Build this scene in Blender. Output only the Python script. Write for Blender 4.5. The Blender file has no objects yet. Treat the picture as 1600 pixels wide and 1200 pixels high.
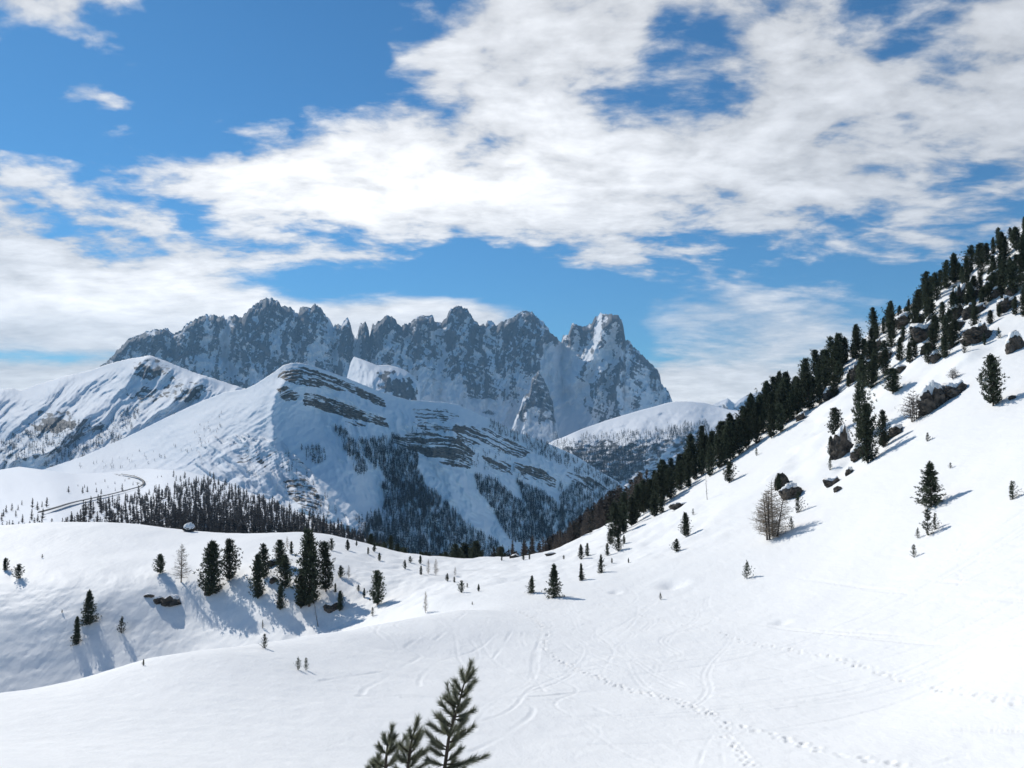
import bpy, math, random
import numpy as np

# ------------------------------------------------------------------ camera, sky, sun, exposure
SC = bpy.context.scene
COL = SC.collection
F = 1250.0                                   # focal length in pixels of a 1600 px wide frame
PITCH = math.atan(50.0 / F)
SUN_AZ, SUN_EL = math.radians(-44), math.radians(35.5)
SUN_STRENGTH, SKY_STRENGTH, EXPOSURE = 3.15, 0.075, 0.37
HAZE = 4.8e-5

cam_data = bpy.data.cameras.new('camera')
cam = bpy.data.objects.new('camera', cam_data)
COL.objects.link(cam)
cam_data.sensor_width = 36.0
cam_data.lens = 36.0 * F / 1600.0
cam_data.clip_start, cam_data.clip_end = 0.1, 60000.0
cam.rotation_euler = (math.pi / 2 + PITCH, 0, 0)
SC.camera = cam
SC.view_settings.view_transform = 'Standard'
SC.view_settings.look = 'None'
SC.view_settings.exposure = EXPOSURE
SC.view_settings.gamma = 1.0
SC.view_settings.use_curve_mapping = False
SC.cycles.max_bounces = 6
SC.cycles.volume_bounces = 0
SC.cycles.use_denoising = True

sun_data = bpy.data.lights.new('sun', 'SUN')
sun_data.energy = SUN_STRENGTH
sun_data.angle = math.radians(0.5)
sun_data.color = (1.0, 0.955, 0.88)
sun = bpy.data.objects.new('sun', sun_data)
COL.objects.link(sun)
sun.rotation_euler = (math.pi / 2 - SUN_EL, 0, math.pi - SUN_AZ)   # light travels away from the sun
sun.location = (0, 0, 500)


def ray(px, py):
    """World ray through a photo position, scaled so that its y component is 1."""
    c, s = math.cos(PITCH), math.sin(PITCH)
    a = (np.asarray(px, float) - 800.0) / F
    b = (600.0 - np.asarray(py, float)) / F
    yy = c - s * b
    return a / yy, (s + c * b) / yy


def unray(x, y, z):
    c, s = math.cos(PITCH), math.sin(PITCH)
    d = y * c + z * s
    return 800 + F * x / d, 600 - F * (-y * s + z * c) / d


# cloud cover over the part of the sky in view: rows from the top of the view down to the horizon, columns from west to east
COVER = """
6 7 6 1 0 0 0 2 3 4 7 7 7 6 7 7 6 3 2 5 6
2 1 1 0 0 0 0 0 2 5 7 7 7 4 6 7 6 4 2 6 7
1 2 3 1 0 0 0 1 3 6 7 7 7 3 6 7 7 7 5 7 7
1 2 4 1 0 0 0 3 5 7 7 6 5 4 6 8 8 7 7 7 7
1 0 2 1 3 5 6 6 7 8 8 6 6 7 8 8 8 6 4 4 6
4 2 3 5 6 7 8 9 9 9 9 8 8 8 8 8 8 8 7 7 7
6 6 6 6 7 8 9 9 9 9 9 9 8 8 8 8 8 7 6 4 4
5 5 6 6 3 6 5 5 7 8 8 8 7 6 5 6 5 4 5 4 4
8 7 6 5 6 5 4 5 3 1 2 4 6 4 3 2 2 3 5 5 4
9 9 9 9 7 4 1 0 0 0 0 0 1 3 4 4 4 3 2 1 1
9 9 9 9 9 9 9 9 9 9 5 0 0 4 6 6 6 5 4 4 4
4 4 5 7 8 9 9 9 8 7 4 0 1 4 4 5 5 5 5 5 5
8 8 8 8 8 8 8 8 8 8 7 6 7 9 9 8 8 7 7 7 7
8 8 8 8 8 8 8 8 8 8 8 8 8 9 9 9 9 8 8 8 8
"""
COVER = np.array([[float(v) for v in r.split()] for r in COVER.strip().splitlines()])


def cover_at(px, py):
    fx = min(max(px / 80.0, 0), 19.999)
    fy = min(max(py / 50.0, 0), 12.999)
    i, j = int(fy), int(fx)
    a, b = fy - i, fx - j
    a, b = a * a * (3 - 2 * a), b * b * (3 - 2 * b)
    C = COVER
    return ((C[i, j] * (1 - b) + C[i, j + 1] * b) * (1 - a) + (C[i + 1, j] * (1 - b) + C[i + 1, j + 1] * b) * a) / 9.0


def make_world():
    w = bpy.data.worlds.new('World')
    SC.world = w
    w.use_nodes = True
    nt = w.node_tree
    nt.nodes.clear()
    N, Lk = nt.nodes, nt.links

    def inp(sock, v):
        if isinstance(v, bpy.types.NodeSocket):
            Lk.new(v, sock)
        else:
            sock.default_value = v

    def m(op, a, b=0.0, c=0.0, clamp=False):
        n = N.new('ShaderNodeMath')
        n.operation = op
        n.use_clamp = clamp
        inp(n.inputs[0], a)
        inp(n.inputs[1], b)
        inp(n.inputs[2], c)
        return n.outputs[0]

    def vm(op, a, b=(0, 0, 0), scale=None):
        n = N.new('ShaderNodeVectorMath')
        n.operation = op
        inp(n.inputs[0], a)
        inp(n.inputs[1], b)
        if scale is not None:
            inp(n.inputs['Scale'], scale)
        return n.outputs[0]

    def sstep(v, lo, hi, tlo=0.0, thi=1.0):
        n = N.new('ShaderNodeMapRange')
        n.interpolation_type = 'SMOOTHSTEP'
        inp(n.inputs[0], v)
        for k, q in enumerate((lo, hi, tlo, thi)):
            inp(n.inputs[k + 1], q)
        return n.outputs[0]

    def noise(vec, scale, detail=5.0, rough=0.55, dist=0.0):
        n = N.new('ShaderNodeTexNoise')
        inp(n.inputs['Vector'], vec)
        n.inputs['Scale'].default_value = scale
        n.inputs['Detail'].default_value = detail
        n.inputs['Roughness'].default_value = rough
        n.inputs['Distortion'].default_value = dist
        return n

    def mix(fac, a, b):
        n = N.new('ShaderNodeMix')
        n.data_type = 'RGBA'
        inp(n.inputs[0], fac)
        inp(n.inputs[6], a)
        inp(n.inputs[7], b)
        return n.outputs[2]

    tc = N.new('ShaderNodeTexCoord')
    sep = N.new('ShaderNodeSeparateXYZ')
    Lk.new(tc.outputs['Generated'], sep.inputs[0])
    X, Y, Z = sep.outputs
    sky = N.new('ShaderNodeTexSky')
    sky.sky_type = 'NISHITA'
    sky.sun_disc = False
    sky.sun_elevation = SUN_EL
    sky.sun_rotation = SUN_AZ
    sky.altitude = 2200
    sky.air_density = 1.0
    sky.dust_density = 0.3
    sky.ozone_density = 3.0
    # position on a flat cloud deck, so that cloudlets shorten towards the horizon
    zc = m('ADD', m('MAXIMUM', Z, 0.0), 0.20)
    cmb = N.new('ShaderNodeCombineXYZ')
    inp(cmb.inputs[0], m('DIVIDE', X, zc))
    inp(cmb.inputs[1], m('DIVIDE', Y, zc))
    deck = cmb.outputs[0]
    wn = noise(deck, 1.8, 3.0)
    warp = vm('SUBTRACT', wn.outputs['Color'], (0.5, 0.5, 0.5))
    ws = N.new('ShaderNodeSeparateXYZ')
    Lk.new(warp, ws.inputs[0])
    AZ0, EL1, R = math.radians(40), math.radians(28), 15
    az = m('ADD', m('ARCTAN2', X, Y), m('MULTIPLY', ws.outputs[0], 0.10))
    el = m('ADD', m('ARCSINE', Z), m('MULTIPLY', ws.outputs[1], m('MULTIPLY', zc, 0.11)))
    a = m('PINGPONG', m('DIVIDE', m('ADD', az, AZ0), 2 * AZ0), 1.0)
    e = m('MULTIPLY', m('PINGPONG', m('DIVIDE', m('MAXIMUM', el, 0.0), EL1), 1.0), float(R))
    # the cloud field thins out round the rest of the sky, as the blue shade on the snow tells
    rest = m('MAXIMUM', sstep(m('ABSOLUTE', az), 0.70, 1.15), sstep(el, 0.52, 0.85))
    acc = None
    for i in range(R + 1):
        rn = N.new('ShaderNodeValToRGB')
        rn.color_ramp.interpolation = 'EASE'
        els = rn.color_ramp.elements
        for j in range(31):
            t = j / 30.0
            A, E = -AZ0 + t * 2 * AZ0, EL1 * i / R
            px, py = unray(math.sin(A) * math.cos(E), math.cos(A) * math.cos(E), math.sin(E))
            c = cover_at(px, py)
            glow = math.exp(-((px - 560) / 430) ** 2 - ((py - 290) / 110) ** 2)
            low = math.exp(-((px - 250) / 480) ** 2 - ((py - 455) / 55) ** 2)
            br = 0.67 + 0.30 * max(glow, 0.95 * low) - 0.10 * max(0.0, min(1.0, (px - 900) / 600)) * max(0.0, min(1, (420 - py) / 250))
            br += 0.17 * max(0.0, min(1.0, (py - 410) / 60.0))
            calm = max(0.0, min(1.0, (py - 400) / 60.0))
            if j in (0, 30):
                el_ = els[0 if j == 0 else len(els) - 1]
                el_.position = t
            else:
                el_ = els.new(t)
            el_.color = (c, br, calm, 1)
        Lk.new(a, rn.inputs[0])
        wgt = m('SUBTRACT', 1.0, m('ABSOLUTE', m('SUBTRACT', e, float(i))), clamp=True)
        part = vm('SCALE', rn.outputs[0], scale=wgt)
        acc = part if acc is None else vm('ADD', acc, part)
    cs = N.new('ShaderNodeSeparateXYZ')
    Lk.new(acc, cs.inputs[0])
    cov, bright, calm = cs.outputs
    cov = m('ADD', m('MULTIPLY', cov, m('SUBTRACT', 1.0, rest)), m('MULTIPLY', rest, 0.24))
    calm = m('MULTIPLY', calm, m('SUBTRACT', 1.0, rest))
    st = vm('MULTIPLY', deck, (0.92, 1.1, 1.0))
    wvec = vm('ADD', st, vm('SCALE', warp, scale=0.16))
    n1 = noise(wvec, 4.2, 8.0, 0.55, 0.0).outputs[0]
    n2 = noise(wvec, 12.0, 8.0, 0.60, 0.0).outputs[0]
    n3 = noise(vm('MULTIPLY', wvec, (0.8, 1.15, 1.0)), 30.0, 5.0, 0.55, 0.0).outputs[0]
    amp = m('SUBTRACT', 1.0, m('MULTIPLY', calm, 0.72))
    fb = m('ADD', m('MULTIPLY', m('SUBTRACT', n1, 0.5), 1.95), m('MULTIPLY', m('SUBTRACT', n2, 0.5), 0.70))
    fb = m('ADD', fb, m('MULTIPLY', m('SUBTRACT', n3, 0.5), 0.26))
    dens = m('ADD', m('SUBTRACT', m('MULTIPLY', cov, 1.12), 0.52), m('MULTIPLY', fb, amp))
    alpha = sstep(dens, -0.14, 0.30)
    core = sstep(dens, 0.0, 0.85)
    shade = m('ADD', m('ADD', m('MULTIPLY', m('SUBTRACT', n2, 0.5), 0.42), m('MULTIPLY', m('SUBTRACT', n3, 0.5), 0.14)), m('MULTIPLY', m('SUBTRACT', n1, 0.5), 0.60))
    lum = m('MULTIPLY', bright, m('ADD', m('ADD', 0.86, m('MULTIPLY', core, 0.28)), shade))
    ctint = mix(m('MULTIPLY', bright, 1.0, clamp=True), (0.90, 0.965, 1.08, 1), (1.02, 1.01, 1.0, 1))
    ccol = vm('SCALE', ctint, scale=lum)
    SKY_TINT = (0.43, 0.91, 1.12)
    blue = vm('MULTIPLY', vm('SCALE', sky.outputs[0], scale=SKY_STRENGTH), SKY_TINT)
    out = mix(m('MULTIPLY', alpha, 0.96), blue, ccol)
    bg = N.new('ShaderNodeBackground')
    Lk.new(out, bg.inputs[0])
    bg.inputs[1].default_value = 1.0
    wo = N.new('ShaderNodeOutputWorld')
    Lk.new(bg.outputs[0], wo.inputs[0])
    w.cycles.sampling_method = 'MANUAL'
    w.cycles.sample_map_resolution = 512


make_world()

# ------------------------------------------------------------------ numeric helpers
RNG = np.random.default_rng(7)
random.seed(7)


def _hash(ix, iy, seed):
    h = (ix.astype(np.int64) * 374761393 + iy.astype(np.int64) * 668265263 + seed * 1442695041) & 0xFFFFFFFF
    h = ((h ^ (h >> 13)) * 1274126177) & 0xFFFFFFFF
    return (h ^ (h >> 16)) & 0xFFFF


def gnoise(x, y, seed=0):
    """Gradient noise, about -0.7 to 0.7."""
    x, y = np.asarray(x, float), np.asarray(y, float)
    ix, iy = np.floor(x), np.floor(y)
    fx, fy = x - ix, y - iy
    u, v = fx * fx * fx * (fx * (fx * 6 - 15) + 10), fy * fy * fy * (fy * (fy * 6 - 15) + 10)

    def g(dx, dy):
        a = _hash(ix + dx, iy + dy, seed) * (2 * math.pi / 65536.0)
        return np.cos(a) * (fx - dx) + np.sin(a) * (fy - dy)
    return (g(0, 0) * (1 - u) + g(1, 0) * u) * (1 - v) + (g(0, 1) * (1 - u) + g(1, 1) * u) * v


def fbm(x, y, seed=0, octv=4, gain=0.5):
    s, a, f = 0.0, 1.0, 1.0
    for k in range(octv):
        s = s + a * gnoise(x * f, y * f, seed + 17 * k)
        a *= gain
        f *= 2.03
    return s


def ridged(x, y, seed=0, octv=4, gain=0.5):
    s, a, f = 0.0, 1.0, 1.0
    for k in range(octv):
        s = s + a * (1 - 2 * np.abs(gnoise(x * f, y * f, seed + 31 * k)) * 1.4)
        a *= gain
        f *= 2.1
    return s


def smooth(v, lo, hi):
    t = np.clip((v - lo) / (hi - lo), 0, 1)
    return t * t * (3 - 2 * t)


class TPS:
    """Thin-plate surface through scattered points."""

    def __init__(self, pts, scale, lam=1e-4):
        p = np.array(pts, float)
        self.c, self.s = p[:, :2] / scale, scale
        n = len(p)
        K = self.k(self.c, self.c) + lam * np.eye(n)
        P = np.hstack([np.ones((n, 1)), self.c])
        A = np.block([[K, P], [P.T, np.zeros((3, 3))]])
        self.w = np.linalg.solve(A, np.concatenate([p[:, 2], np.zeros(3)]))

    @staticmethod
    def k(a, b):
        r2 = ((a[:, None, :] - b[None]) ** 2).sum(-1)
        return 0.5 * r2 * np.log(r2 + 1e-12)

    def __call__(self, x, y):
        sh = np.shape(x)
        q = np.stack([np.ravel(x), np.ravel(y)], 1) / self.s
        out = np.empty(len(q))
        n = len(self.c)
        for i in range(0, len(q), 40000):
            b = q[i:i + 40000]
            out[i:i + 40000] = self.k(b, self.c) @ self.w[:n] + self.w[n] + b @ self.w[n + 1:]
        return out.reshape(sh)


def inside(px, py, poly):
    """Even-odd test, vectorised."""
    res = np.zeros(np.shape(px), bool)
    n = len(poly)
    for i in range(n):
        x1, y1 = poly[i]
        x2, y2 = poly[(i + 1) % n]
        if y1 == y2:
            continue
        c = ((y1 > py) != (y2 > py)) & (px < (x2 - x1) * (py - y1) / (y2 - y1) + x1)
        res ^= c
    return res


# ------------------------------------------------------------------ mesh helpers
def link(name, me, mat=None, parent=None):
    o = bpy.data.objects.new(name, me)
    COL.objects.link(o)
    if mat is not None and me is not None:
        me.materials.append(mat)
    if parent is not None:
        o.parent = parent
    return o


def fast_mesh(name, V, faces, smooth_shade=False, attrs=None):
    """V (n,3); faces (m,k) of one size."""
    V = np.asarray(V, np.float32)
    faces = np.asarray(faces, np.int32)
    me = bpy.data.meshes.new(name)
    me.vertices.add(len(V))
    me.vertices.foreach_set('co', V.ravel())
    k = faces.shape[1]
    me.loops.add(faces.size)
    me.loops.foreach_set('vertex_index', faces.ravel())
    me.polygons.add(len(faces))
    me.polygons.foreach_set('loop_start', np.arange(0, faces.size, k, dtype=np.int32))
    me.polygons.foreach_set('loop_total', np.full(len(faces), k, np.int32))
    me.polygons.foreach_set('use_smooth', np.full(len(faces), bool(smooth_shade)))
    for an, av in (attrs or {}).items():
        at = me.attributes.new(an, 'FLOAT', 'POINT')
        at.data.foreach_set('value', np.asarray(av, np.float32).ravel())
    me.update(calc_edges=True)
    return me


def grid_faces(nr, nc):
    i = np.arange(nr * nc).reshape(nr, nc)
    return np.stack([i[:-1, :-1], i[:-1, 1:], i[1:, 1:], i[1:, :-1]], -1).reshape(-1, 4)


def blades(P, D, L, W, rng):
    """One tapering triangle for each needle or twig."""
    P, D = np.asarray(P, float), np.asarray(D, float)
    D = D / np.maximum(np.linalg.norm(D, axis=1, keepdims=True), 1e-9)
    S = np.cross(D, rng.normal(size=D.shape))
    S /= np.maximum(np.linalg.norm(S, axis=1, keepdims=True), 1e-9)
    L, W = np.broadcast_to(L, len(P))[:, None], np.broadcast_to(W, len(P))[:, None]
    V = np.stack([P - S * W / 2, P + S * W / 2, P + D * L], 1).reshape(-1, 3)
    return V, np.arange(len(V)).reshape(-1, 3)


def tube(path, radii, n=6):
    """Closed tapering tube as triangles."""
    path = np.asarray(path, float)
    V, Fc = [], []
    for i, p in enumerate(path):
        t = path[min(i + 1, len(path) - 1)] - path[max(i - 1, 0)]
        t = t / np.linalg.norm(t)
        a = np.cross(t, [0.31, 0.95, 0.05])
        a /= np.linalg.norm(a)
        b = np.cross(t, a)
        for k in range(n):
            an = 2 * math.pi * k / n
            V.append(p + radii[i] * (a * math.cos(an) + b * math.sin(an)))
    for i in range(len(path) - 1):
        for k in range(n):
            q, r = i * n + k, i * n + (k + 1) % n
            Fc += [(q, r, r + n), (q, r + n, q + n)]
    for k in range(1, n - 1):
        Fc += [(0, k + 1, k), ((len(path) - 1) * n, (len(path) - 1) * n + k, (len(path) - 1) * n + k + 1)]
    return np.array(V), np.array(Fc)


def join(parts):
    V, Fc, o = [], [], 0
    for v, f in parts:
        V.append(v)
        Fc.append(f + o)
        o += len(v)
    return np.concatenate(V), np.concatenate(Fc)


def tag(o, label=None, cat=None, group=None, kind=None):
    if label:
        o['label'] = label
    if cat:
        o['category'] = cat
    if group:
        o['group'] = group
    if kind:
        o['kind'] = kind
    return o


# ------------------------------------------------------------------ materials
def mat_base(name):
    mt = bpy.data.materials.new(name)
    mt.use_nodes = True
    nt = mt.node_tree
    bs = nt.nodes['Principled BSDF']
    return mt, nt, bs


def nnode(nt, kind, **kw):
    n = nt.nodes.new(kind)
    for k, v in kw.items():
        setattr(n, k, v)
    return n


def terrain_material(name, snow=(0.83, 0.85, 0.875), rock_a=(0.13, 0.125, 0.12), rock_b=(0.30, 0.28, 0.26), scale=0.02, bump=1.0, dist=3.0,
                     strata=0.0, speck=0.7, soft=0.1):
    """Snow and bare rock told apart by the 'rock' attribute, broken up by fine noise."""
    mt, nt, bs = mat_base(name)
    L = nt.links
    geo = nnode(nt, 'ShaderNodeNewGeometry')
    at = nnode(nt, 'ShaderNodeAttribute', attribute_name='rock')
    n1 = nnode(nt, 'ShaderNodeTexNoise')
    n1.inputs['Scale'].default_value = scale
    n1.inputs['Detail'].default_value = 8
    n1.inputs['Roughness'].default_value = 0.65
    L.new(geo.outputs['Position'], n1.inputs['Vector'])
    ad = nnode(nt, 'ShaderNodeMath', operation='MULTIPLY_ADD')
    L.new(n1.outputs[0], ad.inputs[0])
    ad.inputs[1].default_value = speck
    L.new(at.outputs['Fac'], ad.inputs[2])
    mr = nnode(nt, 'ShaderNodeMapRange', interpolation_type='SMOOTHSTEP')
    L.new(ad.outputs[0], mr.inputs[0])
    mr.inputs[1].default_value = 0.53 - soft + speck * 0.5
    mr.inputs[2].default_value = 0.53 + soft + speck * 0.5
    n2 = nnode(nt, 'ShaderNodeTexNoise')
    n2.inputs['Scale'].default_value = scale * 2.2
    n2.inputs['Detail'].default_value = 7
    mp = nnode(nt, 'ShaderNodeMapping')
    mp.inputs['Scale'].default_value = (1, 1, 1 + 4 * strata)
    L.new(geo.outputs['Position'], mp.inputs[0])
    L.new(mp.outputs[0], n2.inputs['Vector'])
    rp = nnode(nt, 'ShaderNodeValToRGB')
    rp.color_ramp.elements[0].position = 0.35
    rp.color_ramp.elements[1].position = 0.68
    rp.color_ramp.elements[0].color = (*rock_a, 1)
    rp.color_ramp.elements[1].color = (*rock_b, 1)
    L.new(n2.outputs[0], rp.inputs[0])
    mx = nnode(nt, 'ShaderNodeMix', data_type='RGBA')
    L.new(mr.outputs[0], mx.inputs[0])
    mx.inputs[6].default_value = (*snow, 1)
    L.new(rp.outputs[0], mx.inputs[7])
    L.new(mx.outputs[2], bs.inputs['Base Color'])
    bs.inputs['Roughness'].default_value = 0.75
    bs.inputs['Specular IOR Level'].default_value = 0.15
    bp = nnode(nt, 'ShaderNodeBump')
    bp.inputs['Distance'].default_value = dist
    st = nnode(nt, 'ShaderNodeMath', operation='MULTIPLY_ADD')
    L.new(mr.outputs[0], st.inputs[0])
    st.inputs[1].default_value = 0.75 * bump
    st.inputs[2].default_value = 0.12 * bump
    L.new(st.outputs[0], bp.inputs['Strength'])
    L.new(n2.outputs[0], bp.inputs['Height'])
    L.new(bp.outputs[0], bs.inputs['Normal'])
    return mt


def snow_material(name):
    mt, nt, bs = mat_base(name)
    L = nt.links
    geo = nnode(nt, 'ShaderNodeNewGeometry')
    bs.inputs['Base Color'].default_value = (0.885, 0.88, 0.86, 1)
    bs.inputs['Roughness'].default_value = 0.6
    bs.inputs['Specular IOR Level'].default_value = 0.2
    mp = nnode(nt, 'ShaderNodeMapping')
    mp.inputs['Scale'].default_value = (1.0, 0.45, 1.0)
    mp.inputs['Rotation'].default_value = (0, 0, 0.5)
    L.new(geo.outputs['Position'], mp.inputs[0])
    n1 = nnode(nt, 'ShaderNodeTexNoise')
    n1.inputs['Scale'].default_value = 0.9
    n1.inputs['Detail'].default_value = 7
    n1.inputs['Roughness'].default_value = 0.6
    L.new(mp.outputs[0], n1.inputs['Vector'])
    n2 = nnode(nt, 'ShaderNodeTexNoise')
    n2.inputs['Scale'].default_value = 9.0
    n2.inputs['Detail'].default_value = 3
    L.new(geo.outputs['Position'], n2.inputs['Vector'])
    b1 = nnode(nt, 'ShaderNodeBump')
    b1.inputs['Strength'].default_value = 0.5
    b1.inputs['Distance'].default_value = 0.22
    L.new(n1.outputs[0], b1.inputs['Height'])
    b2 = nnode(nt, 'ShaderNodeBump')
    b2.inputs['Strength'].default_value = 0.15
    b2.inputs['Distance'].default_value = 0.03
    L.new(n2.outputs[0], b2.inputs['Height'])
    L.new(b1.outputs[0], b2.inputs['Normal'])
    L.new(b2.outputs[0], bs.inputs['Normal'])
    return mt


def let_light_through(mt, share):
    """Thin needles pass some of the light that falls on their far side."""
    nt = mt.node_tree
    bs = nt.nodes['Principled BSDF']
    tr = nt.nodes.new('ShaderNodeBsdfTranslucent')
    nt.links.new(bs.inputs['Base Color'].links[0].from_socket, tr.inputs[0])
    mx = nt.nodes.new('ShaderNodeMixShader')
    mx.inputs[0].default_value = share
    nt.links.new(bs.outputs[0], mx.inputs[1])
    nt.links.new(tr.outputs[0], mx.inputs[2])
    nt.links.new(mx.outputs[0], nt.nodes['Material Output'].inputs['Surface'])


def plain_material(name, col_a, col_b, rough=0.8, scale=3.0, obj_var=0.25, translucent=0.0, detail=4):
    """Two-tone noise colour with some variation from one object to the next."""
    mt, nt, bs = mat_base(name)
    L = nt.links
    geo = nnode(nt, 'ShaderNodeNewGeometry')
    n1 = nnode(nt, 'ShaderNodeTexNoise')
    n1.inputs['Scale'].default_value = scale
    n1.inputs['Detail'].default_value = detail
    L.new(geo.outputs['Position'], n1.inputs['Vector'])
    rp = nnode(nt, 'ShaderNodeValToRGB')
    rp.color_ramp.elements[0].position = 0.32
    rp.color_ramp.elements[1].position = 0.70
    rp.color_ramp.elements[0].color = (*col_a, 1)
    rp.color_ramp.elements[1].color = (*col_b, 1)
    L.new(n1.outputs[0], rp.inputs[0])
    oi = nnode(nt, 'ShaderNodeObjectInfo')
    mr = nnode(nt, 'ShaderNodeMapRange')
    L.new(oi.outputs['Random'], mr.inputs[0])
    mr.inputs[3].default_value = 1 - obj_var
    mr.inputs[4].default_value = 1 + obj_var
    hs = nnode(nt, 'ShaderNodeHueSaturation')
    L.new(rp.outputs[0], hs.inputs['Color'])
    L.new(mr.outputs[0], hs.inputs['Value'])
    L.new(hs.outputs[0], bs.inputs['Base Color'])
    bs.inputs['Roughness'].default_value = rough
    bs.inputs['Specular IOR Level'].default_value = 0.25
    return mt


M_SNOW = snow_material('near_snow')
M_MASSIF = terrain_material('massif_rock_and_snow', rock_a=(0.075, 0.08, 0.09), rock_b=(0.22, 0.215, 0.215), scale=0.06, dist=8.0, speck=0.9, soft=0.16)
M_BANDED = terrain_material('banded_rock_and_snow', rock_a=(0.07, 0.06, 0.05), rock_b=(0.25, 0.21, 0.17), scale=0.035, dist=4.0, strata=1.0)
M_FAR = terrain_material('far_rock_and_snow', rock_a=(0.085, 0.082, 0.08), rock_b=(0.19, 0.18, 0.17), scale=0.02, dist=6.0)
M_HILL = terrain_material('hill_snow', rock_a=(0.06, 0.055, 0.05), rock_b=(0.16, 0.14, 0.12), scale=0.06, dist=2.0)
M_NEEDLE = plain_material('dark_pine_needles', (0.028, 0.038, 0.024), (0.080, 0.098, 0.060), 0.7, 1.2, 0.35)
M_NEEDLE_NEAR = plain_material('grey_green_pine_needles', (0.11, 0.125, 0.085), (0.25, 0.255, 0.17), 0.5, 14.0, 0.08)
let_light_through(M_NEEDLE_NEAR, 0.4)
let_light_through(M_NEEDLE, 0.3)
M_BARK = plain_material('pine_bark', (0.05, 0.04, 0.03), (0.12, 0.095, 0.075), 0.9, 4.0)
M_LARCH = plain_material('bare_larch_twigs', (0.20, 0.165, 0.125), (0.36, 0.30, 0.23), 0.9, 1.0)
M_LARCH_DARK = plain_material('wood_larch_twigs', (0.07, 0.06, 0.053), (0.16, 0.135, 0.115), 0.9, 0.2, 0.35)
M_FOREST = plain_material('far_forest', (0.018, 0.021, 0.019), (0.05, 0.047, 0.04), 0.9, 0.05)
M_ROCK = plain_material('grey_brown_boulder', (0.022, 0.020, 0.018), (0.135, 0.115, 0.095), 0.85, 0.9, 0.15, detail=9)
M_ROAD = plain_material('wet_road', (0.02, 0.021, 0.023), (0.05, 0.05, 0.05), 0.7, 0.2, 0.0)

# ------------------------------------------------------------------ the near ground: one height field round the camera
NEAR_PTS = [  # photo column, photo row, distance forward in metres
    (800, 1200, 36), (400, 1200, 27), (0, 1200, 19), (1200, 1200, 34), (1600, 1200, 29),
    (1600, 1100, 36), (1600, 1000, 46), (1600, 900, 59), (1600, 800, 72), (1600, 700, 88), (1600, 600, 110), (1600, 500, 135), (1600, 430, 152), (1600, 382, 166),
    (1500, 1050, 47), (1500, 750, 92), (1500, 600, 127), (1500, 500, 155), (1500, 440, 180),
    (1400, 1100, 45), (1400, 1000, 59), (1400, 900, 76), (1400, 800, 94), (1400, 700, 118), (1400, 600, 150), (1400, 540, 175), (1400, 502, 197),
    (1300, 850, 97), (1300, 750, 128), (1300, 660, 162), (1300, 605, 188), (1300, 575, 206),
    (1200, 1100, 50), (1200, 1000, 70), (1200, 920, 92), (1200, 840, 113), (1200, 760, 143), (1200, 700, 176), (1200, 652, 216),
    (1100, 850, 125), (1100, 780, 165), (1100, 730, 205), (1100, 712, 226),
    (1000, 1100, 53), (1000, 1000, 78), (1000, 920, 108), (1000, 860, 145), (1000, 820, 182), (1000, 800, 215),
    (900, 880, 150), (900, 856, 195), (900, 852, 212),
    (800, 1100, 52), (800, 1020, 74), (800, 960, 97), (800, 920, 122), (800, 890, 160), (780, 872, 200),
    (840, 868, 200),
    (650, 1100, 50), (650, 1020, 72), (650, 965, 92), (660, 942, 125), (640, 900, 165), (640, 868, 205),
    (720, 955, 98), (700, 930, 128), (700, 895, 168), (700, 873, 202),
    (600, 1040, 63), (600, 973, 86), (600, 962, 138), (600, 920, 160), (600, 890, 180), (600, 858, 215),
    (500, 1100, 45), (500, 1040, 58), (500, 992, 75), (500, 985, 152), (500, 950, 158), (500, 900, 167), (500, 872, 178), (500, 833, 222),
    (400, 1100, 43), (400, 1008, 67), (400, 980, 158), (400, 935, 166), (400, 890, 176), (400, 862, 194), (400, 833, 230),
    (300, 1100, 41), (300, 1024, 59), (300, 1010, 161), (300, 960, 169), (300, 912, 176.5), (300, 882, 187), (300, 855, 210), (300, 829, 240),
    (200, 1042, 54), (200, 1035, 158), (200, 980, 166), (200, 925, 174), (200, 890, 186), (200, 855, 212), (200, 818, 246),
    (105, 1077, 44), (100, 1150, 30), (100, 1068, 154), (100, 1000, 162), (100, 940, 171), (100, 900, 181), (100, 860, 206), (100, 816, 250),
    (0, 1083, 43), (0, 1150, 28.5), (0, 1080, 152), (0, 1000, 162), (0, 940, 172), (0, 900, 183), (0, 860, 208), (0, 821, 250),
    (-150, 1092, 42), (-150, 1000, 160), (-150, 940, 170), (-150, 900, 183), (-150, 828, 250), (-150, 1200, 17),
    (1800, 1200, 24), (1800, 900, 49), (1800, 700, 72), (1800, 500, 112), (1800, 300, 152),
]
pts = []
for px_, py_, Y_ in NEAR_PTS:
    rx, rz = ray(px_, py_)
    pts.append((rx * Y_, Y_, rz * Y_))
pts += [(0, 0, -1.7), (-6, 0, -2.2), (7, 0, -1.0), (0, -5, -0.8), (0, 6, -3.9), (-4, 6, -3.9), (5, 6, -3.5), (0, 15, -8.3), (-8, 15, -7.4), (9, 15, -7.0), (0, 25, -12.3)]
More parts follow.
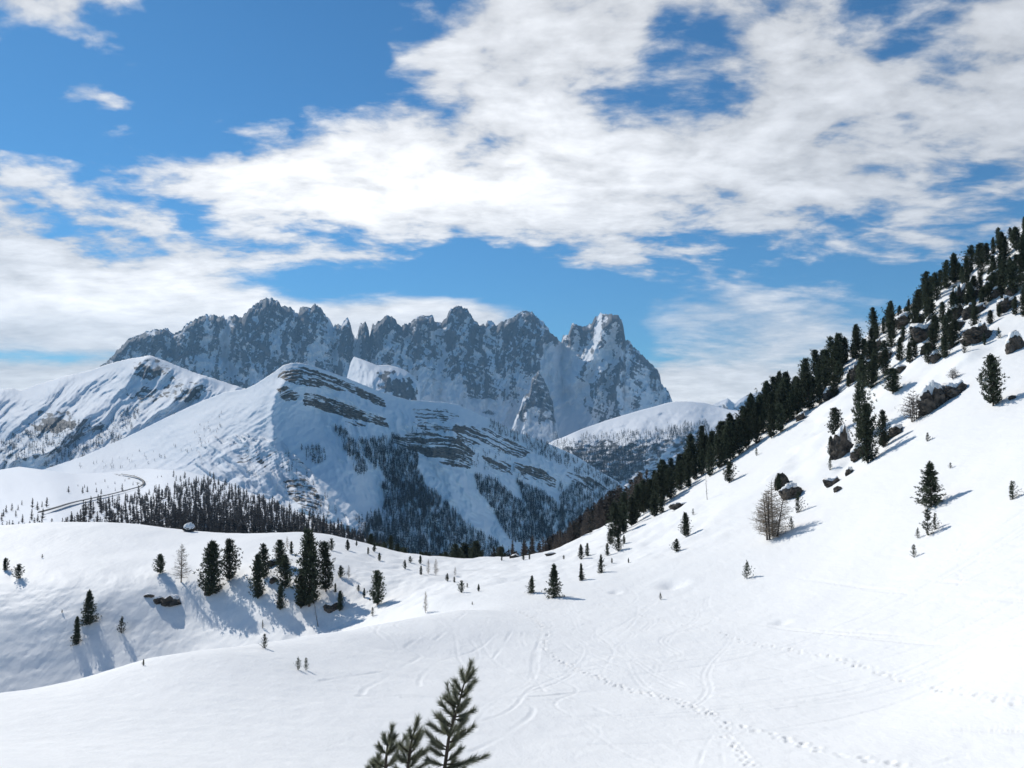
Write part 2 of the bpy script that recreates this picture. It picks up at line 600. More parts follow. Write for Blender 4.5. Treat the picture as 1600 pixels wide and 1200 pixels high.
for u, lst in {-0.64: [(58, -24), (80, -38), (110, -52), (138, -57)], -0.56: [(58, -24), (80, -37), (110, -51), (138, -56.5)], -0.48: [(70, -27), (110, -46)],
               -0.40: [(72, -24), (90, -34), (115, -46), (146, -51)], -0.32: [(80, -25), (100, -34), (130, -44)], -0.24: [(90, -26), (110, -35), (135, -40.5)],
               -0.16: [(105, -29.5), (122, -33.5)], -0.8: [(58, -25), (110, -52)],
               -0.9: [(330, -60), (420, -105)], -0.72: [(330, -62), (420, -110)], -0.48001: [(320, -62), (420, -115)], -0.3: [(300, -62), (420, -120)],
               -0.15: [(270, -55), (340, -88), (420, -120)], 0.0: [(260, -52), (330, -82), (420, -115)], 0.08: [(260, -42), (330, -68), (420, -100)],
               0.16: [(280, -42), (340, -62), (420, -90)], 0.24: [(290, -28), (420, -62)], 0.32: [(280, -9), (420, -40)], 0.48: [(280, 29), (420, 18)],
               0.64: [(280, 50), (420, 48)], 0.9: [(280, 84), (420, 90)]}.items():
    pts += [(u * Y_, Y_, z_) for Y_, z_ in lst]
near_tps = TPS(pts, 60.0, 2e-4)
APEX = 6.0
ucol = np.concatenate([np.linspace(-1.5, -0.76, 40, endpoint=False), np.linspace(-0.76, 0.72, 880, endpoint=False), np.linspace(0.72, 1.5, 40)])
yrow = np.concatenate([np.linspace(-4.5, 27, 60, endpoint=False), np.linspace(27, 78, 225, endpoint=False), np.linspace(78, 176, 245, endpoint=False),
                       np.linspace(176, 260, 90, endpoint=False), np.linspace(260, 430, 40)])
GU, GY = np.meshgrid(ucol, yrow)
GX = GU * (GY + APEX)


def cubic_up(coarse, pos_r, pos_c):
    """Catmull-Rom interpolation of a coarse grid at fractional rows and columns."""
    def ax(A, p):
        n = A.shape[0]
        i = np.clip(p.astype(int), 0, n - 2)
        t = (p - i)[:, None]
        a, b, c, d = A[np.clip(i - 1, 0, n - 1)], A[i], A[i + 1], A[np.clip(i + 2, 0, n - 1)]
        return b + 0.5 * t * (c - a + t * (2 * a - 5 * b + 4 * c - d + t * (3 * (b - c) + d - a)))
    return ax(ax(coarse, pos_r).T, pos_c).T


NC_, NR_ = 220, 170
pr_, pc_ = np.linspace(0, NR_ - 1, len(yrow)), np.linspace(0, NC_ - 1, len(ucol))
cy_ = np.interp(np.arange(NR_), pr_, yrow)
cu_ = np.interp(np.arange(NC_), pc_, ucol)
CU_, CY_ = np.meshgrid(cu_, cy_)
coarse = near_tps(CU_ * (CY_ + APEX), CY_)
# fractional positions found from the true coordinates, so that no step shows where the spacing changes
GZ = cubic_up(coarse, np.interp(yrow, cy_, np.arange(NR_)), np.interp(ucol, cu_, np.arange(NC_)))
# soft relief of wind-packed snow; hummocks over the buried boulders of the upper right slope
PXN, PYN = unray(GX, np.maximum(GY, 1.0), GZ)
hum = inside(PXN + 25 * fbm(GX / 9, GY / 9, 3, 2), PYN + 25 * fbm(GX / 9, GY / 9, 4, 2),
             [(1180, 640), (1320, 540), (1610, 330), (1800, 250), (1800, 500), (1600, 520), (1480, 590), (1420, 650), (1330, 720), (1260, 770), (1200, 750), (1290, 660)])
hum = hum.astype(float)
for _ in range(6):
    hum[1:-1, 1:-1] = (hum[:-2, 1:-1] + hum[2:, 1:-1] + hum[1:-1, :-2] + hum[1:-1, 2:] + hum[1:-1, 1:-1]) / 5
face = smooth(GY, 125, 150) * (1 - smooth(GY, 178, 195)) * (1 - smooth(GX, -25, 0))       # the steep bank across the gully
GZ += 0.25 * fbm(GX / 14, GY / 14, 11, 3) * smooth(GY, 10, 60)
GZ += 1.3 * fbm(GX / 8, GY / 11, 5, 2) * hum
GZ += face * (0.30 * fbm(GX / 7, GY / 5, 8, 3) + 0.09 * fbm(GX / 1.2, GY / 0.9, 9, 3) * smooth(fbm(GX / 20, GY / 20, 10, 2), -0.1, 0.3))
sad = smooth(GY, 110, 140) * (1 - smooth(np.abs(GX - 2), 25, 50))
GZ += 0.7 * fbm(GX / 8, GY / 10, 12, 3) * sad
GZ += 0.035 * fbm(GX / 1.8, GY / 1.3, 13, 3)


def ground_z(x, y, Zg=None):
    """Height of the near ground, bilinear on its own grid."""
    Zg = GZ if Zg is None else Zg
    x, y = np.asarray(x, float), np.asarray(y, float)
    u = x / (y + APEX)
    c = np.clip(np.interp(u, ucol, np.arange(len(ucol))), 0, len(ucol) - 1.001)
    r = np.clip(np.interp(y, yrow, np.arange(len(yrow))), 0, len(yrow) - 1.001)
    i, j = r.astype(int), c.astype(int)
    a, b = r - i, c - j
    return (Zg[i, j] * (1 - b) + Zg[i, j + 1] * b) * (1 - a) + (Zg[i + 1, j] * (1 - b) + Zg[i + 1, j + 1] * b) * a


MARCH = np.concatenate([np.arange(8, 120, 0.12), np.arange(120, 320, 0.25)])


def hit(px, py, ymin=8.0):
    """Where the sight line through a photo position meets the near ground; the highest ground there if it passes over."""
    rx, rz = ray(px, py)
    Y = MARCH[MARCH >= ymin]
    z = ground_z(rx * Y, Y)
    d = z - rz * Y
    k = np.argmax(d > 0) if (d > 0).any() else np.argmax((z / Y)[Y < 260])
    return float(rx * Y[k]), float(Y[k]), float(z[k])


# ski tracks and footprints pressed into the snow
TRACKS = [  # width, depth, photo polyline
    (.22, .10, [(1600, 935), (1480, 930), (1350, 917), (1260, 905), (1190, 893)]), (.2, .07, [(1600, 940), (1500, 934), (1400, 926), (1330, 917)]),
    (.2, .05, [(1170, 893), (1080, 897), (1060, 898)]),
    (.25, .12, [(1600, 1000), (1450, 999), (1330, 992), (1250, 985), (1180, 975), (1070, 962)]), (.22, .10, [(1600, 1006), (1450, 1004), (1340, 997), (1280, 990)]),
    (.22, .08, [(1600, 994), (1420, 992), (1300, 985), (1200, 977)]), (.2, .06, [(1600, 917), (1500, 911), (1440, 905)]),
    (.2, .07, [(1600, 1146), (1480, 1138), (1350, 1138), (1250, 1140), (1150, 1146), (1060, 1138), (1010, 1130)]),
    (.2, .06, [(1600, 1139), (1450, 1134), (1300, 1137), (1200, 1143), (1120, 1144), (1040, 1140)]),
    (.2, .05, [(1600, 1170), (1540, 1176), (1490, 1185), (1450, 1198)]),
    (.18, .05, [(1260, 1095), (1190, 1092), (1140, 1088), (1100, 1081)]), (.18, .05, [(1300, 1065), (1260, 1053), (1220, 1046), (1180, 1040)]),
    (.12, .03, [(1090, 1200), (1096, 1180), (1105, 1160), (1112, 1150)]), (.12, .03, [(1175, 1190), (1150, 1160), (1138, 1148)]), (.11, .02, [(1130, 1200), (1126, 1160)]),
    (.2, .08, [(630, 1090), (680, 1090), (730, 1092), (790, 1091), (850, 1088), (900, 1082), (950, 1079)]), (.2, .06, [(560, 1088), (600, 1089), (640, 1086), (700, 1092)]),
    (.2, .05, [(565, 1085), (570, 1075), (600, 1062), (625, 1045), (650, 1030), (660, 1025), (640, 1015), (630, 1012), (650, 1000), (670, 985)]),
    (.2, .05, [(680, 1000), (700, 985), (715, 968), (730, 955)]), (.18, .05, [(655, 1072), (655, 1060), (675, 1040), (690, 1030), (740, 1020), (760, 1005), (775, 990)]),
    (.2, .06, [(835, 1060), (832, 1045), (835, 1025), (843, 1000), (848, 990)]), (.2, .05, [(850, 1080), (838, 1060), (834, 1040), (838, 1020), (845, 1000)]),
    (.18, .06, [(770, 1030), (785, 1010), (800, 985)]), (.16, .05, [(820, 1010), (815, 998), (818, 988)]),
    (.2, .05, [(735, 1175), (770, 1160), (800, 1140), (830, 1120), (835, 1105), (815, 1095)]), (.16, .05, [(895, 985), (905, 980), (915, 974)]), (.16, .05, [(900, 965), (908, 955)]),
    (.2, .06, [(928, 945), (960, 935), (1000, 923), (1025, 912), (1045, 900)]), (.16, .04, [(700, 960), (760, 952), (830, 950), (900, 938), (960, 925)]),
    (.2, .05, [(1050, 1075), (1020, 1060), (980, 1045), (940, 1030), (910, 1015)]), (.18, .04, [(930, 1110), (970, 1122), (1000, 1128)]),
    (.2, .05, [(880, 1090), (930, 1105), (965, 1122)]), (.16, .05, [(960, 1050), (900, 1022), (880, 1005)]), (.16, .04, [(720, 1065), (745, 1045), (750, 1020), (735, 1000)]),
    (.18, .05, [(500, 1065), (560, 1055), (600, 1050)]), (.18, .05, [(600, 1000), (580, 985), (640, 965), (690, 955)]),
    (.25, .07, [(1240, 770), (1180, 800), (1110, 822), (1060, 840), (1000, 875)]), (.25, .06, [(1430, 770), (1350, 790), (1290, 805), (1240, 815)]),
    (.25, .06, [(1150, 770), (1100, 800), (1030, 835), (990, 860)]), (.2, .05, [(990, 885), (1020, 880), (1100, 885), (1150, 890)]),
]
STEPS = [  # width, depth, stride, photo polyline
    (.17, .17, .62, [(800, 950), (830, 965), (845, 980), (850, 1000), (850, 1018), (875, 1035), (905, 1050), (940, 1063), (970, 1075), (1000, 1083), (1040, 1092), (1080, 1105), (1110, 1118), (1125, 1130)]),
    (.17, .17, .62, [(806, 952), (838, 968), (852, 985), (854, 1005), (856, 1020), (882, 1036), (912, 1050), (948, 1064), (1010, 1082), (1060, 1095), (1118, 1120)]),
    (.20, .20, .75, [(1140, 1130), (1180, 1142), (1220, 1152), (1260, 1166), (1300, 1178), (1360, 1190), (1420, 1196)]), (.16, .14, .6, [(1130, 1135), (1140, 1155), (1160, 1175), (1175, 1200)]),
    (.17, .13, .65, [(940, 945), (980, 955), (1040, 970), (1090, 980), (1140, 995), (1180, 1006), (1250, 1018), (1320, 1030), (1360, 1045), (1400, 1058), (1480, 1080), (1600, 1100)]),
    (.15, .10, .7, [(1498, 850), (1500, 880), (1500, 915)]),
]
press = np.zeros_like(GZ)


def stamp(x, y, w, d, wy=None):
    wy = wy or w
    u0 = x / (y + APEX)
    j0, j1 = np.searchsorted(ucol, (x - 2.6 * w) / (y + APEX)), np.searchsorted(ucol, (x + 2.6 * w) / (y + APEX)) + 1
    i0, i1 = np.searchsorted(yrow, y - 2.6 * wy), np.searchsorted(yrow, y + 2.6 * wy) + 1
    if i1 <= i0 or j1 <= j0:
        return
    gx, gy = GX[i0:i1, j0:j1], GY[i0:i1, j0:j1]
    q = ((gx - x) / w) ** 2 + ((gy - y) / wy) ** 2
    v = d * (np.exp(-q * 1.6) - 0.28 * np.exp(-(np.sqrt(q) - 1.5) ** 2 * 4))
    s = press[i0:i1, j0:j1]
    press[i0:i1, j0:j1] = np.where(np.abs(v) > np.abs(s), v, s)


def ground_line(poly, step):
    P = np.array([hit(*p)[:2] for p in poly])
    # smooth the line before walking along it
    for _ in range(3):
        Q = [P[0]]
        for a, b in zip(P[:-1], P[1:]):
            Q += [a * .75 + b * .25, a * .25 + b * .75]
        P = np.array(Q + [P[-1]])
    seg = np.r_[0, np.cumsum(np.hypot(*np.diff(P, axis=0).T))]
    t = np.arange(0, seg[-1], step)
    return np.interp(t, seg, P[:, 0]), np.interp(t, seg, P[:, 1])


for w, d, poly in TRACKS:
    X_, Y_ = ground_line(poly, 0.16)
    if len(X_) > 3000:
        X_, Y_ = X_[:3000], Y_[:3000]
    fade = 0.55 + 0.45 * np.sin(np.linspace(0, 9, len(X_)) + w * 40)
    for x, y, f_ in zip(X_, Y_, fade):
        stamp(x, y, w * 1.1, d * 1.0 * f_, w * 1.3)
for w, d, stride, poly in STEPS:
    X_, Y_ = ground_line(poly, stride)
    for k, (x, y) in enumerate(zip(X_, Y_)):
        stamp(x + (0.16 if k % 2 else -0.16) + random.gauss(0, .09), y + random.gauss(0, .16), w * random.uniform(.7, 1.05), d * random.choice([.35, .7, .9, 1.15]), w * random.uniform(.9, 1.5))
# many faint lines left by skiers winding down through the bowl
for k in range(34):
    x0, y0 = random.uniform(-22, 26), random.uniform(88, 118)
    ang = math.atan2(38 - y0, random.uniform(-16, 30) - x0)
    amp_, per_, ph_ = random.uniform(.2, 1.8), random.uniform(14, 34), random.uniform(0, 6.28)
    t_ = np.arange(0, random.uniform(18, 70), .17)
    sx_ = x0 + t_ * math.cos(ang) - amp_ * np.sin(t_ / per_ * 6.28 + ph_) * math.sin(ang)
    sy_ = y0 + t_ * math.sin(ang) + amp_ * np.sin(t_ / per_ * 6.28 + ph_) * math.cos(ang)
    dd = random.uniform(.02, .042)
    for pair in ((0, .45) if random.random() < .5 else (0,)):
        for n_, (x, y) in enumerate(zip(sx_, sy_)):
            if 30 < y < 120:
                stamp(x + pair, y, .17, dd * (.7 + .5 * math.sin(n_ * .03 + k)), .22)
for k in range(14):
    y0 = random.uniform(40, 70)
    x = np.arange(random.uniform(0, 18), 46, .17)
    yy = y0 + (x - 10) * random.uniform(-.15, .2) + random.uniform(.3, 1.5) * np.sin(x / random.uniform(6, 14) + k)
    for a_, b_ in zip(x, yy):
        if a_ < .72 * b_:
            stamp(a_, b_, .18, .05, .22)
# two wind hollows
for px_, py_, w, d in ((1050, 914, 1.7, .55), (1222, 973, .8, .22), (962, 926, .8, .25)):
    x, y, z = hit(px_, py_)
    q = np.sqrt(((GX - x) / w) ** 2 + ((GY - y) / (w * 1.3)) ** 2)
    press += d * np.exp(-q ** 2 * 1.4) - 0.15 * d * np.exp(-(q - 1.6) ** 2 * 3)
GZ = GZ - press

V = np.stack([GX, GY, GZ], -1).reshape(-1, 3)
snow_ground = link('snow_ground', fast_mesh('snow_ground', V, grid_faces(*GZ.shape), True), M_SNOW)
tag(snow_ground, 'bright snow of the bowl, the left bank and the right slope', None, None, 'structure')

# valley floor far below, reaching the foot of everything
vg = 13500.0
valley = link('valley_ground', fast_mesh('valley_ground', [(-vg, -1500, -700), (vg, -1500, -700), (vg, 12500, -700), (-vg, 12500, -700)], [(0, 1, 2, 3)]), M_HILL)
tag(valley, 'snowy valley floor below the mountains', None, None, 'structure')


# ------------------------------------------------------------------ mountain sheets: each a real slope with its own distances
class Sheet:
    def __init__(self, name, label, mat, sky, base, ctrl, x0, x1, nc, nr, relief, rockfn, jag=0.0, back=0.75, backstep=60.0, outer=None, scale=100.0):
        sx, sy = np.array(sky, float).T
        px = np.linspace(x0, x1, nc)
        top = np.interp(px, sx, sy)
        if jag:
            top = top + jag * (.5 * fbm(px / 7, px * 0 + .5, 5, 4, .7) + .6 * (1.2 - ridged(px / 8, px * 0 + .3, 7, 4, .65)))
        bot = np.maximum(np.interp(px, *np.array(base, float).T), top + 6)
        t = np.linspace(0, 1, nr)[:, None]
        t = t ** 0.9
        PY = bot[None] + (top - bot)[None] * t
        PX = np.repeat(px[None], nr, 0)
        self.tps = TPS(ctrl, scale, 1e-3)
        Y = self.tps(PX, PY)
        edge = (1 - t)
        Y = Y + relief(PX, PY, top[None], Y)
        rx, rz = ray(PX, PY)
        Xw, Zw = rx * Y, rz * Y
        self.PX, self.PY, self.Y, self.X, self.Z, self.top, self.bot, self.px = PX, PY, Y, Xw, Zw, top, bot, px
        # steepness from the grid itself
        P = np.stack([Xw, Y, Zw], -1)
        du = np.gradient(P, axis=1)
        dv = np.gradient(P, axis=0)
        n = np.cross(du, dv)
        n /= np.maximum(np.linalg.norm(n, axis=-1, keepdims=True), 1e-9)
        n *= np.sign(n[..., 2:3] + 1e-9)
        self.N = n
        rock = rockfn(self)
        # the far side of the crest falls away
        nb = 8
        k = np.arange(1, nb + 1)[:, None]
        Yb = Y[-1][None] + k * backstep
        Xb = Xw[-1][None] * Yb / Y[-1][None]
        Zb = Zw[-1][None] - k * backstep * back
        P = np.concatenate([P, np.stack([Xb, Yb, Zb], -1)], 0)
        R = np.concatenate([rock, np.repeat(rock[-1:], nb, 0)], 0)
        self.obj = link(name, fast_mesh(name, P.reshape(-1, 3), grid_faces(*P.shape[:2]), True, {'rock': R}), mat)
        tag(self.obj, label, None, None, 'structure')

    def at(self, px, py):
        """Point of the slope at a photo position."""
        c = np.clip(np.interp(px, self.px, np.arange(len(self.px))), 0, len(self.px) - 1.001)
        j = c.astype(int)
        top, bot = np.interp(px, self.px, self.top), np.interp(px, self.px, self.bot)
        t = np.clip((py - bot) / (top - bot), 0, 1) ** (1 / 0.9)
        r = np.clip(t * (self.Y.shape[0] - 1), 0, self.Y.shape[0] - 1.001)
        i = r.astype(int)
        a, b = r - i, c - j
        Y = (self.Y[i, j] * (1 - b) + self.Y[i, j + 1] * b) * (1 - a) + (self.Y[i + 1, j] * (1 - b) + self.Y[i + 1, j + 1] * b) * a
        pyc = bot + (top - bot) * np.clip((py - bot) / (top - bot), 0, 1)
        rx, rz = ray(px, pyc)
        return np.stack([rx * Y, Y, rz * Y], -1)


def line_dist(PX, PY, pts_):
    """Distance in photo pixels to a polyline."""
    d = np.full(np.shape(PX), 1e9)
    for (x1, y1), (x2, y2) in zip(pts_[:-1], pts_[1:]):
        vx, vy = x2 - x1, y2 - y1
        t = np.clip(((PX - x1) * vx + (PY - y1) * vy) / (vx * vx + vy * vy), 0, 1)
        d = np.minimum(d, np.hypot(PX - x1 - t * vx, PY - y1 - t * vy))
    return d


# --- the great massif
MASSIF_SKY = [(60, 640), (110, 605), (130, 592), (150, 577), (170, 562), (185, 545), (200, 530), (215, 522), (240, 514), (262, 512), (268, 520), (280, 518), (290, 508), (312, 495), (325, 491), (350, 494), (353, 501), (358, 493),
              (368, 492), (372, 497), (385, 487), (400, 474), (412, 467), (425, 465), (436, 472), (440, 479), (452, 478), (460, 484), (466, 493), (469, 481), (478, 478), (484, 481), (492, 475), (503, 482), (510, 495),
              (518, 503), (521, 510), (528, 506), (534, 508), (538, 500), (543, 496), (548, 506), (552, 522), (556, 529), (559, 520), (561, 508), (566, 503), (572, 503), (576, 512), (577, 524), (580, 515), (583, 505),
              (587, 506), (594, 498), (604, 494), (617, 496), (623, 505), (627, 511), (634, 505), (640, 503), (655, 495), (662, 492), (668, 494), (676, 491), (680, 502), (690, 504), (698, 497), (702, 484), (712, 479),
              (722, 478), (730, 484), (738, 496), (748, 507), (753, 505), (758, 508), (764, 500), (770, 503), (775, 507), (790, 500), (805, 492), (818, 485), (828, 487), (840, 494), (850, 505), (860, 518), (870, 528),
              (876, 533), (880, 525), (888, 522), (893, 508), (900, 505), (906, 510), (915, 510), (925, 503), (930, 494), (940, 491), (958, 491), (966, 492), (972, 500), (975, 515), (977, 530), (985, 532), (990, 542),
              (998, 548), (1010, 562), (1025, 575), (1031, 585), (1033, 597), (1042, 608), (1050, 625), (1060, 650), (1075, 690)]
ctrl = []
for x in (60, 200, 350, 480, 620, 760, 860):
    ctrl += [(x, 740, 6900), (x, 690, 7150), (x, 650, 7400), (x, 610, 7640), (x, 570, 7820), (x, 530, 7970), (x, 490, 8100)]
ctrl += [(905, 690, 7150), (900, 640, 7560), (890, 590, 7900), (885, 540, 8180), (960, 500, 8000), (945, 540, 7850), (930, 580, 7700), (935, 620, 7480), (950, 660, 7250), (950, 740, 6900),
         (1000, 560, 8050), (1000, 620, 7780), (1040, 620, 8100), (1060, 700, 7700), (1075, 740, 7500), (250, 560, 7850), (350, 560, 7960), (430, 560, 7760)]
APRON = [(540, 560), (560, 610), (620, 640), (650, 580), (690, 585), (720, 605), (745, 620), (780, 622), (808, 640), (830, 600), (850, 570), (862, 545), (880, 535), (905, 560), (905, 600), (915, 640), (940, 665), (1000, 640), (1050, 622), (1080, 760), (520, 760)]


def massif_relief(PX, PY, top, Y):
    w = fbm(PX / 60, PY / 60, 41, 3) * 16
    a = ridged((PX + w) / 52, (PY + w * .7) / 150, 42, 3, 0.5)
    b = ridged((PX + PY * .18 + w) / 19, (PY - PX * .15) / 95, 43, 4, 0.6)
    c = ridged((PX - PY * .75 + w) / 40, (PY * .8 + .5 * PX) / 60, 44, 5, 0.55)
    e = ridged((PX + PY * 1.1 + w * .5) / 26, (PY - .9 * PX) / 70, 45, 4, 0.55)
    fade = smooth(PY - top, 0, 9)
    ap = smooth(PY - (606 + 30 * fbm(PX / 50, PY * 0, 46, 2)), 0, 70)
    amp = (1 - 0.8 * ap)
    r = -(52 * a + 52 * b + 36 * c + 24 * e) * amp * (0.4 + 0.6 * fade)
    for gx, gw, gd in ((352, 7, 190), (268, 6, 90), (372, 5, 70), (467, 6, 110), (520, 7, 130), (556, 9, 260), (577, 6, 150), (640, 5, 60), (685, 8, 120), (745, 7, 80), (876, 9, 180)):
        wob = gx + 10 * fbm(PY / 40, PY * 0 + gx, 47, 3) + (PY - 500) * .05
        r = r + gd * np.exp(-((PX - wob) / gw) ** 2) * (1 - ap)
    # summit tower on the right: crests running down from its top, the snow between them facing the sun
    for ln, wd, hgt in (([(955, 497), (935, 545), (912, 582), (892, 600)], 10, 250), ([(968, 500), (975, 560), (960, 610), (968, 650)], 10, 200), ([(950, 565), (930, 600), (925, 640)], 8, 150), ([(1000, 560), (985, 600), (1000, 640)], 9, 120), ([(902, 508), (890, 550), (896, 575)], 6, 60)):
        r = r - hgt * np.exp(-(line_dist(PX + w * .4, PY, ln) / wd) ** 2)
    return r + (34 * fbm(PX / 7, PY / 8, 48, 4, .6)) * amp


def blur(A, k):
    for _ in range(k):
        B = A.copy()
        B[1:-1] = (A[:-2] + A[2:] + 2 * A[1:-1]) / 4
        A = B.copy()
        A[:, 1:-1] = (B[:, :-2] + B[:, 2:] + 2 * B[:, 1:-1]) / 4
    return A


def massif_rock(s):
    PX, PY = s.PX, s.PY
    w = fbm(PX / 30, PY / 30, 51, 3)
    steep = 1 - s.N[..., 2]
    cave = (s.Y - blur(s.Y, 14)) / 30.0 + (s.Y - blur(s.Y, 60)) / 90.0         # snow gathers in the hollows
    ledge = fbm((PX + .6 * PY + 6 * w) / 34, (PY - .42 * PX + 5 * w) / 3.4, 52, 3, .55)
    ledge2 = fbm((PX - .7 * PY) / 30, (PY + .55 * PX + 5 * w) / 4.6, 53, 3, .55)
    ribs_ = ridged((PX + PY * .18 + 12 * w) / 17, (PY - PX * .15 + 10 * w) / 105, 55, 4, .62) - .75
    rock = 0.40 + 0.30 * smooth(steep, 0.22, 0.65) - 0.34 * np.clip(cave, -1.1, 1.1) + 0.56 * ledge + 0.34 * ledge2 + .58 * ribs_ + .14 * fbm(PX / 3.2, PY / 2.6, 56, 2) - .13 + 0.55 * fbm(PX / 60, PY / 44, 54, 2) - .22 * smooth(PY, 550, 610) + .25 * (1 - smooth(PY - s.top[None], 6, 16))
    wx, wy = PX + 16 * w, PY + 14 * w
    ap = inside(wx, wy, APRON)
    islands = np.zeros_like(rock)
    for cx, cy, rw, rh in ((735, 615, 26, 12), (722, 640, 12, 16), (780, 612, 12, 8), (690, 592, 22, 10), (938, 640, 20, 22), (985, 625, 22, 22), (890, 618, 8, 5), (600, 640, 20, 20), (770, 650, 14, 8), (812, 668, 14, 8)):
        islands = np.maximum(islands, 1.3 - np.hypot((wx - cx) / rw, (wy - cy) / rh))
    rock = np.where(ap, -0.15 + 0.8 * np.clip(islands, 0, 1) + .25 * ledge + .2 * ledge2, rock)
    couloir = np.exp(-(line_dist(wx, wy, [(885, 545), (892, 580), (898, 620), (900, 690)]) / 11) ** 2)
    rock -= couloir * 0.9
    for ln, wd in (([(350, 520), (346, 560), (352, 600)], 4), ([(520, 515), (500, 555), (470, 585)], 6), ([(556, 530), (560, 570), (545, 600)], 9), ([(690, 520), (680, 560), (690, 600)], 6),
                   ([(952, 500), (925, 550), (897, 585)], 9), ([(945, 560), (918, 595), (908, 620)], 9), ([(200, 560), (330, 570), (420, 600)], 10), ([(985, 570), (975, 610)], 8)):
        rock -= 0.6 * np.exp(-(line_dist(wx, wy, ln) / wd) ** 2)
    g = np.random.default_rng(77)
    for k in range(34):                        # snow chutes slanting down between the walls
        x0 = g.uniform(200, 1030)
        y0 = np.interp(x0, s.px, s.top) + g.uniform(8, 50)
        sl = g.choice([-1, 1]) * g.uniform(.1, .9)
        ln_ = g.uniform(25, 75)
        ln = [(x0, y0), (x0 + sl * ln_ * .5 + g.normal(0, 4), y0 + ln_ * .5), (x0 + sl * ln_, y0 + ln_)]
        rock -= .55 * np.exp(-(line_dist(wx * .5 + PX * .5, wy * .5 + PY * .5, ln) / g.uniform(1.6, 4.0)) ** 2) * ~ap
    for k in range(46):                        # dark upright cracks
        x0 = g.uniform(190, 1030)
        y0 = np.interp(x0, s.px, s.top) + g.uniform(0, 40)
        ln_ = g.uniform(15, 50)
        ln = [(x0, y0), (x0 + g.normal(0, 4), y0 + ln_ * .5), (x0 + g.normal(0, 7), y0 + ln_)]
        rock += .5 * np.exp(-(line_dist(wx * .3 + PX * .7, PY, ln) / g.uniform(1.2, 2.6)) ** 2) * ~ap
    return np.clip(rock, 0, 1)


massif = Sheet('massif_mountain', 'jagged grey rock massif dusted with snow along the skyline', M_MASSIF, MASSIF_SKY, [(60, 730), (1075, 735)], ctrl, 60, 1075, 760, 190, massif_relief, massif_rock, jag=4.2, back=1.2, backstep=90)

# --- snow dome and rock pyramid standing in front of the massif
dome_ctrl = [(540, 600, 5700), (560, 560, 5800), (600, 572, 5650), (650, 590, 5620), (600, 600, 5350), (640, 610, 5450), (560, 600, 5450), (600, 660, 5100), (660, 660, 5300), (540, 660, 5150), (590, 585, 5480)]
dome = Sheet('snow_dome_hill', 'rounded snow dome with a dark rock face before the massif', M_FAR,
             [(525, 640), (538, 606), (548, 566), (553, 557), (570, 563), (590, 571), (606, 570), (622, 574), (636, 580), (648, 590), (656, 600), (658, 615), (660, 640), (672, 668)],
             [(520, 700), (680, 700)], dome_ctrl, 525, 672, 130, 90,
             lambda PX, PY, top, Y: -(26 * ridged(PX / 24, PY / 34, 61, 4) + 20 * np.exp(-(line_dist(PX, PY, [(592, 572), (588, 590), (572, 604)]) / 5) ** 2) + 24 * np.exp(-(line_dist(PX, PY, [(615, 574), (606, 596), (600, 620)]) / 5) ** 2)) * smooth(PY - top, 0, 10),
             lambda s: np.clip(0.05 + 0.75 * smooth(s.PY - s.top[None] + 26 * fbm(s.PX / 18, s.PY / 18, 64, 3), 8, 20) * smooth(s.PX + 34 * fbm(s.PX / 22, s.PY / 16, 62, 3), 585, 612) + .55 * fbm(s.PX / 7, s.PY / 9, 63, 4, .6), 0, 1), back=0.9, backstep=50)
pyr_ctrl = [(842, 577, 7050), (832, 600, 6960), (850, 610, 7020), (820, 640, 6850), (845, 640, 6820), (862, 640, 6980), (800, 670, 6850), (840, 690, 6650), (870, 690, 6800), (780, 700, 6800)]
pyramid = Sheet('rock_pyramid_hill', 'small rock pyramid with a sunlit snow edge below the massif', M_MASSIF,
                [(770, 712), (790, 672), (800, 664), (812, 640), (817, 622), (828, 612), (832, 592), (842, 576), (847, 590), (853, 600), (858, 612), (864, 628), (866, 650), (876, 690), (885, 715)],
                [(770, 730), (885, 730)], pyr_ctrl, 770, 885, 110, 90,
                lambda PX, PY, top, Y: -48 * ridged((PX + PY * .3) / 17, (PY - .3 * PX) / 34, 66, 5, .6) * smooth(PY - top, 0, 8) - 40 * np.exp(-((PX - 842 + (PY - 577) * .25) / 6) ** 2),
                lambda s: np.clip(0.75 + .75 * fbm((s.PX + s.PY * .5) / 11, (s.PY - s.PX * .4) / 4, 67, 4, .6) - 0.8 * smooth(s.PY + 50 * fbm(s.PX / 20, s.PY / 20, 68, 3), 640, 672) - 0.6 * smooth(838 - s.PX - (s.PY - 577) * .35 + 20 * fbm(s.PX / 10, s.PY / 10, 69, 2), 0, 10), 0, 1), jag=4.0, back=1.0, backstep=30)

# --- far peak on the right, snow plateau with its wooded foot
peak = Sheet('far_snow_peak', 'small pale snow peak far off above the wooded hillside', M_FAR,
             [(1070, 655), (1095, 640), (1110, 633), (1125, 627), (1138, 622), (1148, 631), (1158, 622), (1170, 616), (1190, 611), (1230, 608), (1300, 630), (1380, 670)],
             [(1070, 700), (1380, 700)], [(1070, 700, 8200), (1380, 700, 8200), (1190, 700, 8100), (1190, 611, 8900), (1100, 640, 8800), (1300, 640, 8900), (1140, 625, 8700)], 1070, 1380, 150, 60,
             lambda PX, PY, top, Y: -60 * ridged((PX - PY) / 30, (PY + PX * .3) / 40, 71, 4) * smooth(PY - top, 0, 8),
             lambda s: np.clip(.1 + .5 * smooth(1 - s.N[..., 2], .3, .6) + .5 * fbm(s.PX / 8, s.PY / 6, 72, 3), 0, 1), jag=1.0, back=.8, backstep=120)
